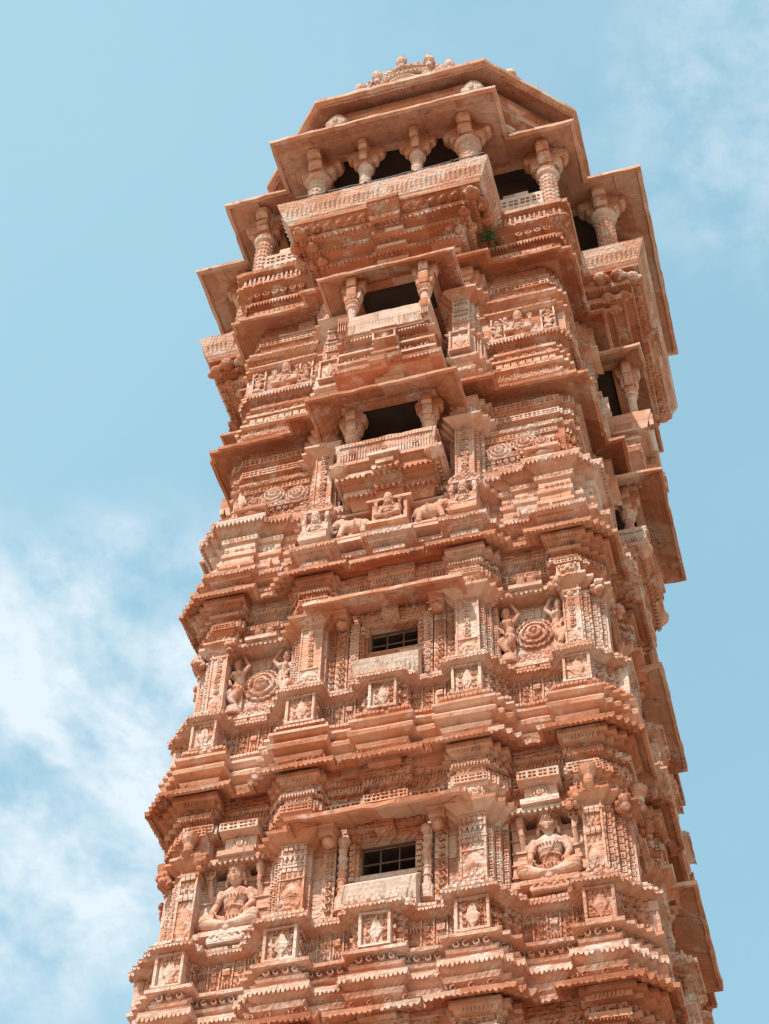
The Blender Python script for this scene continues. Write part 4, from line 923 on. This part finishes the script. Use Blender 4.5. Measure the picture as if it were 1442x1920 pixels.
def balcony(style, zp0, zp1, dpar, hwp, lip, lipd):
    m = MB()
    def tray(hw, d, z0, z1, hw1=None, d1=None, c=.2, ce=.08):
        hw1 = hw1 or hw; d1 = d1 or d
        for (a0, a1, q0, q1) in ((hw, hw1, d, d1), (c, c, d + ce, d1 + ce)):
            m.hexa([(-a0, -q0, z0), (a0, -q0, z0), (a0, -2.4, z0), (-a0, -2.4, z0)], [(-a1, -q1, z1), (a1, -q1, z1), (a1, -2.4, z1), (-a1, -2.4, z1)])
    if style == 3:
        tray(.58, 2.84, 18.28, 18.42, .64, 2.95); tray(.67, 3.02, 18.42, 18.50); tray(.62, 2.92, 18.50, 18.62, .70, 3.06); tray(.76, 3.20, 18.62, 18.72); tray(.72, 3.12, 18.72, 18.80, .80, 3.26); tray(.82, 3.30, 18.80, 18.86, None, None, .22)
        for dd, hw, z in ((3.02, .67, 18.42), (3.20, .76, 18.62)):
            fband(m, -hw, hw, dd + .004, z - .06, z + .01, 'scallop', w=.075, dep=.04); fband(m, -.2, .2, dd + .084, z - .06, z + .01, 'scallop', w=.075, dep=.04)
            for s_ in (-1, 1): band(m, Vector((s_ * hw, -dd if s_ > 0 else -2.6)), Vector((0, s_)), Vector((s_, 0)), dd - 2.6, z - .06, z + .01, 'scallop', w=.075, dep=.04)
        for x in (-.68, .68): m.lathe(x, -3.2, [(.03, 18.62), (.08, 18.68), (.14, 18.76), (.15, 18.82), (.12, 18.86)], 12)
        m.b(-.13, .13, 3.1, 3.32, 18.66, 18.76)
    else:
        fband(m, -.64, .64, 2.99, 20.72, 20.82, 'leafy', w=.12, dep=.03); fband(m, -.84, .84, 3.41, 20.99, 21.03, 'teeth', w=.06, dep=.02, skip=.15); fband(m, -.62, .62, 3.0, 20.885, 20.935, 'block', w=.06, dep=.03); tray(.62, 2.95, 20.7, 20.84, .66, 3.0); m.b(-.22, .22, 2.9, 3.22, 20.84, 21.02); tray(.70, 3.1, 20.84, 20.88); tray(.62, 3.0, 20.88, 20.94); tray(.66, 3.08, 20.94, 21.02)
        fband(m, -.19, .19, 3.2, 20.88, 20.98, 'disc', w=.07, dep=.02)
        tray(.84, 3.40, 21.02, 21.08, .86, 3.44, .26, .1); tray(.74, 3.34, 21.08, 21.14); tray(.70, 3.28, 21.14, 21.22); tray(.78, 3.42, 21.22, 21.27, None, None, .22); tray(.70, 3.34, 21.27, 21.44); tray(.76, 3.44, 21.44, 21.49, None, None, .2); tray(.70, 3.40, 21.49, 21.64); tray(.78, 3.52, 21.64, 21.69); tray(.64, 3.56, 21.69, 21.76)
        for x0_, x1_ in ((-.70, -.2), (.2, .70)):
            fband(m, x0_, x1_, 3.34, 21.28, 21.43, 'leafy', w=.13, dep=.05); fband(m, x0_, x1_, 3.40, 21.50, 21.63, 'leafy', w=.11, dep=.05); fband(m, x0_, x1_, 3.28, 21.15, 21.21, 'block', w=.05, dep=.02); fband(m, x0_, x1_, 3.53, 21.62, 21.67, 'teeth', w=.05, dep=.015)
        for s_ in (-1, 1):
            for z_ in (21.28, 21.50): band(m, Vector((s_ * .70, -3.34 if s_ > 0 else -2.6)), Vector((0, s_)), Vector((s_, 0)), .7, z_, z_ + .14, 'leafy', w=.12, dep=.04)
        framed_bud(m, 0, 3.54, 21.44, 21.84, .17); m.b(-.2, .2, 3.2, 3.6, 21.84, 21.89); m.b(-.14, .14, 3.2, 3.56, 21.89, 21.93)
    B = part(m, 'balcony', 'stone')
    m = MB(); pp = [(-hwp + .05, -2.6), (-hwp + .05, -dpar + .07), (hwp - .05, -dpar + .07), (hwp - .05, -2.6)]
    m.sweep(pp, [(0, zp0), (.06, zp1), (-.01, zp1 + .012), (-.06, zp0)], sub=.15, cap='loop')
    for A_, d_, n_, ln_ in segs(pp, .0):
        if style == 3:
            band(m, A_, d_, n_, ln_, zp0 + .03, zp0 + (zp1 - zp0) * .78, 'slat', w=.04, dep=.035, lean=.04); band(m, A_ + n_ * .03, d_, n_, ln_, zp1 - .1, zp1 - .01, 'block', w=.05, dep=.03)
            k = max(1, round(ln_ / .4))
            for i in range(k): band(m, A_ + d_ * (ln_ * (i + .3) / k) + n_ * .01, d_, n_, .13, zp0 + .04, zp1 - .1, 'leafy', w=.13, dep=.05, skip=0)
        else: band(m, A_, d_, n_, ln_, zp0 + .02, zp1 - .08, 'petal', w=.05, dep=.02, lean=.04, skip=.25)
    if style == 4:
        pm = m; m = MB()
        for s_ in (-1, 1): m.hexa([(s_ * (hwp - .02) - .07, -dpar + .1, zp0), (s_ * (hwp - .02) + .07, -dpar + .1, zp0), (s_ * (hwp - .02) + .07, -2.8, zp0), (s_ * (hwp - .02) - .07, -2.8, zp0)], [(s_ * hwp - .09, -dpar - .01, zp1 + .03), (s_ * hwp + .09, -dpar - .01, zp1 + .03), (s_ * hwp + .09, -2.8, zp1 + .03), (s_ * hwp - .09, -2.8, zp1 + .03)])
    if style == 4:
        for s_ in (-1, 1): fband(m, s_ * hwp - .07, s_ * hwp + .07, dpar - .05, zp0 + .04, zp1 - .06, 'slat', w=.035, dep=.05)
        for s_ in (-1, 1):
            q = MB(); k0 = 0 if s_ < 0 else 8; q.v = m.v[k0:k0 + 8]; q.f = [tuple(i for i in f) for f in m.f[:6]]; fband(q, s_ * hwp - .07, s_ * hwp + .07, dpar - .04, zp0 + .04, zp1 - .06, 'slat', w=.035, dep=.05); q.build('post', 'stone', B)
        m = pm
    m.build('parapet', 'cream' if style == 4 else 'pink', B)
    for s_ in (-1, 1):
        x = s_ * (.58 if style == 3 else .60); dc = dpar - .27
        m = MB(); zt = zp1 + (.46 if style == 3 else .72); r = .075
        m.lathe(x, -dc, [(r * 1.4, zp1 - .02), (r * 1.4, zp1 + .04), (r, zp1 + .06), (r * 1.15, zp1 + .12), (r * .95, zp1 + .16), (r * 1.25, zp1 + .18), (r * .9, zp1 + .21), (r * 1.0, zt - .1), (r * 1.4, zt - .07), (r * 1.5, zt - .03), (r * 1.1, zt)], 14)
        c = m.build('column', 'pink', B)
        m = MB(); top = lip + .20
        m.lathe(x, -dc, [(r, zt - .01), (r * 1.7, zt + .06), (r * 1.7, zt + .09), (r * 1.2, zt + .12), (r * 1.3, top + .05)], 10); bracket_arms(m, x, dc, zt + .0, top + .05, r * 1.0, .155)
        m.build('capital', 'stone', c)
    plate('roof', 1.15, lipd, lip, .46, .30, parent=B, battens=3, t=.05, leaf=True)
    m = MB(); zi = lip + .30     # carved beams over the columns, then a ceiling whose dark colour paints in the shade
    m.b(-.72, .72, lipd - .56, lipd - .42, zi - .06, zi + .03); fband(m, -.7, .7, lipd - .42, zi - .05, zi + .02, 'leafy', w=.1, dep=.02)
    for s_ in (-1, 1): m.b(*sorted((s_ * .60, s_ * .73)), 2.3, lipd - .5, zi - .058, zi + .028)
    m.b(-.72, .72, 2.2, lipd - .44, zi + .02, zi + .09)
    m.build('beam', 'stone', B)
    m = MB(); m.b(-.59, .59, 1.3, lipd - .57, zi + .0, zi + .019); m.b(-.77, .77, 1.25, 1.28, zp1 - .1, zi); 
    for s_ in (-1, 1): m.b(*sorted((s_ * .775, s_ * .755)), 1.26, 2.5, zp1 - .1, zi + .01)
    m.build('room', 'painted_shade', B, jit=0)
    around(B)
balcony(3, 18.86, 19.28, 3.32, .74, 20.04, 3.68)
balcony(4, 21.74, 22.14, 3.66, .66, 23.46, 3.70)
# main eaves of storeys 3 and 4
E3 = [(.86, 2.70), (1.24, 2.86), (1.40, 2.62), (2.40, 2.60), (2.56, 2.56)]
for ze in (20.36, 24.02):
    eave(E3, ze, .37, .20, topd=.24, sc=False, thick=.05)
# storey 4 wing bands
m = MB(); p = outline([(.88, 1.0), (1.30, 2.50), (1.55, 2.54), (2.44, 2.58), (2.52, 2.52)])
m.sweep(p, [(.0, 20.55), (.2, 20.62), (.22, 20.68), (.05, 20.74), (.0, 20.8), (.0, 20.9), (.10, 20.93), (.12, 20.99), (.04, 21.02), (.04, 21.16), (.13, 21.19), (.14, 21.25), (.05, 21.28), (.03, 21.31), (.03, 21.46), (.09, 21.49), (.09, 21.54), (.0, 21.57), (0, 21.72), (.05, 21.74), (.05, 21.8), (.0, 21.82), (0, 21.96), (.12, 22.0), (.14, 22.05), (.14, 22.09), (.03, 22.13), (-.05, 22.16), (-.05, 22.74), (.05, 22.78), (.14, 22.84), (.14, 22.88), (.0, 22.92), (.0, 23.06), (.04, 23.08), (.04, 23.13), (.15, 23.17), (.16, 23.24), (.04, 23.28), (0, 23.3), (0, 23.5), (.04, 23.52), (.04, 23.7), (.0, 23.72), (0, 23.78), (.05, 23.8), (.05, 23.86), (0, 23.9), (0, 24.25)])
run(m, p, .04, 21.03, 21.15, 'leafy', w=.11, dep=.03); run(m, p, .03, 21.32, 21.45, 'block', w=.12, dep=.025); run(m, p, 0, 21.58, 21.71, 'disc', w=.12, dep=.03, skip=.3); run(m, p, .12, 21.93, 22.02, 'teeth', w=.055, dep=.03)
run(m, p, 0, 21.83, 21.95, 'leafy', w=.12, dep=.03); run(m, p, 0, 22.93, 23.05, 'leafy', w=.08, dep=.03); run(m, p, 0, 23.31, 23.42, 'scallop', w=.07, dep=.02); run(m, p, .04, 23.54, 23.69, 'perf', w=.07, dep=.035)
part(m, 'wall_bands', 'carved')
for s_ in (-1, 1):
    for xa in (1.48, 2.28):
        m = MB(); a, b = sorted((s_ * xa, s_ * (xa + .24))); m.b(a, b, 2.4, 2.56, 22.14, 22.78)
        for x in (a, b - .03): m.b(x, x + .03, 2.5, 2.66, 22.14, 22.78)
        around(part(m, 'figure_panel', 'pink'))
    around_fig(fig_at('deity%d' % (s_ > 0), None, 0, s_ * 1.93, 2.60, 22.14, sx=.60, label='seated figure in the plain panel of the upper %s wing' % ('right' if s_ > 0 else 'left')))
    for x, k in ((1.60, 0), (2.40, 1)): around_fig(fig_at('dancer%d' % k, None, 0, s_ * x, 2.64, 22.15, sx=.6, name='dancing_figure'))
# storey 5: wing corbelling and two-tier parapet
m = MB(); p = outline([(.90, 2.60), (1.30, 2.45), (2.38, 2.50), (2.48, 2.48)])
m.sweep(p, [(.0, 24.1), (.0, 24.26), (.16, 24.3), (.18, 24.36), (.10, 24.4), (.08, 24.46), (.24, 24.52), (.26, 24.56), (.14, 24.60), (.12, 24.66), (.30, 24.72), (.32, 24.76), (.32, 24.80), (.22, 24.83), (.24, 24.9), (.36, 25.05), (.42, 25.08), (.46, 25.1), (.46, 25.17), (.40, 25.19), (.38, 25.21), (.38, 25.5), (.48, 25.53), (.50, 25.6), (.40, 25.64), (.2, 25.66)])
run(m, p, .30, 24.64, 24.74, 'teeth', w=.055, dep=.035); run(m, p, .24, 24.44, 24.53, 'block', w=.09, dep=.02, skip=.2)
run(m, p, .27, 24.86, 25.04, 'disc', w=.17, dep=.10, skip=.1); run(m, p, .44, 25.11, 25.16, 'block', w=.2, dep=.03)
part(m, 'corbel_course', 'deep')
m = MB()
run(m, p, .385, 25.23, 25.49, 'leafy', w=.17, dep=.035); run(m, p, .385, 25.23, 25.49, 'slat', w=.085, dep=.02)
m.sweep(outline([(1.9, 2.45), (2.45, 2.45)]), [(.36, 25.2), (.40, 25.5), (.3, 25.5), (.3, 25.2)], cap='loop')
part(m, 'parapet_panels', 'pink')
for s_ in (1, -1):     # pierced upper parapet between the columns of each corner
    m = MB(); a, b = sorted((s_ * 1.72, s_ * 2.55)); m.b(a, b, 2.70, 2.76, 25.9 - .26, 26.32); m.b(a, b, 2.66, 2.80, 26.32, 26.40); m.b(*sorted((s_ * 1.85, s_ * 2.3)), 2.68, 2.78, 26.4, 26.55)
    fband(m, a, b, 2.76, 25.72, 26.02, 'perf', w=.11, dep=.05); fband(m, a, b, 2.76, 26.02, 26.3, 'perf', w=.11, dep=.05)
    around(part(m, 'pierced_screen', 'cream'))
# front balcony of the top floor on stepped corbels
m = MB()
for k, (hw, d, z0, z1, d1) in enumerate(((1.00, 2.98, 24.22, 24.32, 3.05), (1.12, 3.16, 24.32, 24.40, 3.18), (1.05, 3.10, 24.40, 24.50, 3.2), (1.24, 3.34, 24.50, 24.58, 3.36), (1.16, 3.26, 24.58, 24.66, 3.36), (1.38, 3.54, 24.66, 24.74, 3.56), (1.30, 3.46, 24.74, 24.84, 3.58), (1.52, 3.72, 24.84, 24.92, 3.75), (1.50, 3.66, 24.92, 25.12, 3.88), (1.66, 3.92, 25.12, 25.2, 3.94))):
    m.hexa([(-hw, -d, z0), (hw, -d, z0), (hw, -2.4, z0), (-hw, -2.4, z0)], [(-hw - .03, -d1, z1), (hw + .03, -d1, z1), (hw + .03, -2.4, z1), (-hw - .03, -2.4, z1)])
    m.hexa([(-.26, -d - .10, z0), (.26, -d - .10, z0), (.26, -2.4, z0), (-.26, -2.4, z0)], [(-.28, -d1 - .10, z1 - .004), (.28, -d1 - .10, z1 - .004), (.28, -2.4, z1 - .004), (-.28, -2.4, z1 - .004)])
    if k % 2 == 0: fband(m, -.24, .24, d1 + .10, z0 + .02, z1 - .01, 'leafy', w=.09, dep=.03); fband(m, -hw, -.3, d, z0 + .015, z1 - .01, ('block', 'leafy')[k // 2 % 2], w=.09, dep=.04, skip=.15); fband(m, .3, hw, d, z0 + .015, z1 - .01, ('block', 'leafy')[k // 2 % 2], w=.09, dep=.04, skip=.15)
    if k in (1, 3, 5, 7):
        fband(m, -hw, hw, d + .01, z0 - .05, z0 + .02, 'scallop', w=.07, dep=.03)
        for s_ in (-1, 1): band(m, Vector((s_ * hw, -d if s_ > 0 else -2.9)), Vector((0, s_)), Vector((s_, 0)), d - 2.9, z0 - .05, z0 + .02, 'scallop', w=.07, dep=.03)
for i in range(15):
    x = -1.4 + 2.8 * i / 14
    if abs(x) > .3: r_ = random.uniform(.06, .085); m.ell((x, -3.78, 25.03), (r_, .09, r_), n=8, k=6); m.ell((x + .04, -3.86, 25.0), (r_ * .5, .05, r_ * .5), n=6, k=4); m.ell((x - .05, -3.82, 24.96), (r_ * .5, .06, r_ * .4), n=6, k=4)
for s_ in (-1, 1):
    for j, (x, d, z, r) in enumerate(((1.50, 3.78, 24.98, .14), (1.32, 3.58, 24.78, .11), (1.62, 3.55, 24.98, .13), (1.64, 3.25, 24.98, .13), (1.36, 3.3, 24.74, .12), (1.2, 3.38, 24.6, .1))): m.ell((s_ * x, -d, z), (r, r, r * .85), n=10, k=7); m.ell((s_ * x, -d - r * .8, z - r * .3), (r * .5,) * 3, n=8, k=5)
    m.b(*sorted((s_ * .35, s_ * .75)), 3.3, 3.78, 24.95, 25.08)
TB = part(m, 'balcony', 'deep')
m = MB(); pp = [(-1.70, -2.9), (-1.70, -3.93), (1.70, -3.93), (1.70, -2.9)]
m.sweep(pp, [(-.02, 25.18), (.02, 25.24), (.16, 25.66), (.09, 25.68), (-.08, 25.22)], sub=.15, cap='loop')
for A_, d_, n_, ln_ in segs(pp, .03): band(m, A_ + n_ * .01, d_, n_, ln_, 25.30, 25.56, 'petal', w=.085, dep=.04, lean=.085, skip=.08)
m.build('parapet', 'pink', TB)
for s_ in (-1, 1):
    c = column(TB, s_ * 1.40, 3.46, 25.3, 27.28, 28.02, .165, 'pink', .22)
    c = column(TB, s_ * .48, 3.54, 25.3, 27.16, 28.0, .10, 'cream', .2)
around(TB)
def cc(s_):
    return column(T, s_ * 2.66, 2.66, 25.6, 27.0, 27.95, .15, 'pink', .2)
c = cc(1); around(c)
# inner room of the top floor, its shade put into a dark colour
m = MB(); m.sweep(outline([(.6, 2.3), (1.6, 2.2), (2.2, 2.2)]), [(0, 25.1), (0, 28.2)]); part(m, 'inner_room', 'painted_shade')
# cross-shaped eave of the top floor
XT = [(2.11, 4.30), (3.31, 3.31)]
m = MB(); p = outline(XT)
m.sweep(p, [(-.85, 28.17), (-.10, 27.80), (-.07, 27.74), (0, 27.75), (0, 27.83), (-.85, 28.26)], sub=.2, cap='loop')
m.sweep(p, [(-.84, 28.02), (-.72, 28.03), (-.72, 28.13), (-.84, 28.16)], sub=.2, cap='loop')
for a_, d_, n_, ln_ in segs(p, 0, True):
    k = max(2, round(ln_ / .7))
    for i in range(0, k + 1):
        q = a_ + d_ * (ln_ * i / k); q2 = q - n_ * .8
        if 0 < i < k: m.tube(V3(q - n_ * .05, 27.775), V3(q2, 28.145), .022, .022, 5)
for v in p:
    pass
part(m, 'roof_eave', 'slab', jit=.02)
m = MB(); m.sweep(outline([(1.4, 3.5), (2.55, 2.55)]), [(0, 28.12), (0, 28.5), (-.6, 28.8)], sub=.3); part(m, 'ceiling', 'painted_shade')  # ceiling painted dark to stand for shade under the roof
# eight-sided upper pavilion
def octo(g, e): return [(-e, -g), (e, -g), (g, -e), (g, e), (e, g), (-e, g), (-g, e), (-g, -e)]
m = MB(); m.sweep(octo(2.35, 1.2), [(0, 28.4), (0, 32.1)], sub=0); part(m, 'drum', 'painted_shade')  # drum coloured dark for the shade behind the columns
m = MB(); po = octo(2.72, 1.42)
m.sweep(po, [(-.25, 28.4), (.1, 28.5), (.1, 28.7), (0, 28.72), (0, 29.2), (.1, 29.25), (.1, 29.35), (-.25, 29.4)], sub=.3)
m.sweep(po, [(-.2, 30.95), (.05, 31.0), (.05, 31.25), (.12, 31.28), (.12, 31.5), (-.2, 31.6)], sub=.3)
part(m, 'pavilion_rings', 'stone')
m = MB()
for a_, d_, n_, ln_ in segs(po, -.08, True):
    band(m, a_, d_, n_, ln_, 29.4, 29.9, 'perf', w=.16, dep=.06); band(m, a_, d_, n_, ln_, 29.9, 30.4, 'perf', w=.16, dep=.06); band(m, a_, d_, n_, ln_, 30.4, 30.5, 'block', w=.3, dep=.1)
part(m, 'pierced_screen', 'cream')
for x, y in octo(2.77, 1.40):
    m = MB(); m.lathe(x, y, [(.2, 28.6), (.2, 28.8), (.14, 28.9), (.14, 30.5), (.2, 30.55), (.22, 30.65), (.15, 30.7), (.16, 30.8), (.22, 30.86), (.25, 30.95), (.26, 31.1), (.2, 31.3)], 12)
    for i in range(8): t = i * math.pi / 4; m.ell((x + .22 * math.cos(t), y + .22 * math.sin(t), 30.98), (.07, .07, .1), n=7, k=5)
    part(m, 'column', 'cream')
m = MB(); p = octo(3.28, 1.74)
m.sweep(p, [(-.75, 31.92), (-.12, 31.44), (-.10, 31.37), (0, 31.38), (.01, 31.47), (-.75, 32.04)], sub=.22, cap='loop')
m.sweep(p, [(-.16, 31.42), (-.14, 31.36), (-.11, 31.36), (-.11, 31.44)], sub=.2, cap='loop')
for a_, d_, n_, ln_ in segs(p, 0, True):
    band(m, a_ - n_ * .12, d_, n_, ln_, 31.33, 31.40, 'scallop', w=.08, dep=.02)
    k = 4 if ln_ > 3 else 3
    for i in range(1, k): q = a_ + d_ * (ln_ * i / k); m.tube(V3(q - n_ * .1, 31.42), V3(q - n_ * .72, 31.89), .014, .014, 5)
part(m, 'pavilion_eave', 'slab', jit=.018)
m = MB(); m.sweep(octo(2.62, 1.38), [(0, 31.3), (0, 32.05), (-.3, 32.1)], sub=.3); m.lathe(0, 0, [(2.3, 32.05), (2.25, 32.4), (2.0, 32.8), (1.5, 33.1), (.9, 33.3), (.3, 33.4), (.2, 33.6), (.32, 33.75), (.2, 33.9), (.05, 34.1)], 32)
D_ = part(m, 'dome', 'cream')
for k in range(8):      # carved half-round crests with knobs standing on the roof edge
    m = MB(); hw = .86; zb = 31.96
    for q, (r, dd, t) in enumerate(((1.0, 2.90, .07), (.84, 2.88, .05), (.68, 2.93, .06), (.50, 2.88, .05), (.33, 2.95, .07), (.15, 2.9, .08))):
        pts = [Vector((hw * r * math.cos(u), -dd, zb + .92 * r * math.sin(u) ** .85 if math.sin(u) > 1e-6 else zb)) for u in [math.pi * i / 18 for i in range(19)]]
        for i in range(18): m.tube(pts[i], pts[i + 1], t, t, 7)
        if q % 2 == 0:
            for i in range(1, 18, 1): m.ell(pts[i] - Vector((0, t * .8, 0)), (.035,) * 3, n=6, k=4)
    m.v += []; vs = [(hw * math.cos(math.pi * i / 16), -2.84, zb + .9 * math.sin(math.pi * i / 16)) for i in range(17)]; vs2 = [(x, -2.66, z) for x, y, z in vs]
    m.add(vs + vs2, [tuple(range(17)), tuple(range(33, 16, -1))] + [(i, i + 17, i + 18, i + 1) for i in range(16)])
    for _ in range(16): u = random.uniform(.3, 2.8); e = random.uniform(.05, .11); m.ell((.8 * math.cos(u) * random.uniform(.6, 1), -2.93, zb + .85 * math.sin(u)), (e, e * .8, e * random.uniform(.6, 1)), n=7, k=5)
    for x, h in ((-.04, .92), (-.56, .50), (.55, .66), (-.9, .08), (.98, .16)):
        z = zb + h; m.lathe(x, -3.0, [(.06, z - .18), (.07, z - .1), (.05, z - .05), (.09, z), (.115, z + .05), (.115, z + .16), (.08, z + .19), (.10, z + .22), (.06, z + .26)], 10)
    if k % 2:
        rot = math.pi / 4 * k; off = 0
    part(m, 'roof_crest', 'cream', rz=math.pi / 4 * k)
# ---------------------------------------------------------------- a cable strung behind the top parapet, a plant rooted in the masonry
m = MB(); pts = [Vector((-1.72 + 3.44 * i / 24, -3.66, 26.62 - .06 * math.sin(math.pi * i / 24) + (.02 if i % 7 == 0 else 0))) for i in range(25)]
for i in range(24): m.tube(pts[i], pts[i + 1], .012, .012, 6)
for i in (4, 9, 15, 20): m.ell(pts[i], (.03, .03, .03), n=8, k=5)
ca = m.build('cable', 'rubber', jit=0); ca['label'] = 'thin black cable strung across the columns of the top front balcony'; ca['category'] = 'cable'
m = MB(); base = Vector((1.60, -3.02, 24.72)); random.seed(3)
for i in range(34):
    d = Vector((random.gauss(0, .6), random.gauss(-.5, .5), random.gauss(.5, .6))).normalized(); l = random.uniform(.10, .26); tip = base + d * l; mid = base + d * l * .5 + Vector((0, 0, .03))
    m.tube(base, mid, .005, .004, 4); m.tube(mid, tip, .004, .002, 4)
    for j in range(9):
        q = base.lerp(tip, random.uniform(.3, 1)) + Vector([random.gauss(0, .02) for _ in range(3)]); a_ = Vector([random.gauss(0, 1) for _ in range(3)]).normalized(); b_ = a_.orthogonal().normalized()
        m.add([q, q + (a_ + b_) * .018, q + a_ * .045, q + (a_ - b_) * .018], [(0, 1, 2, 3)])
pl = m.build('plant', 'leaf', jit=0); pl['label'] = 'small green plant growing from the stone beside the top front balcony'; pl['category'] = 'plant'
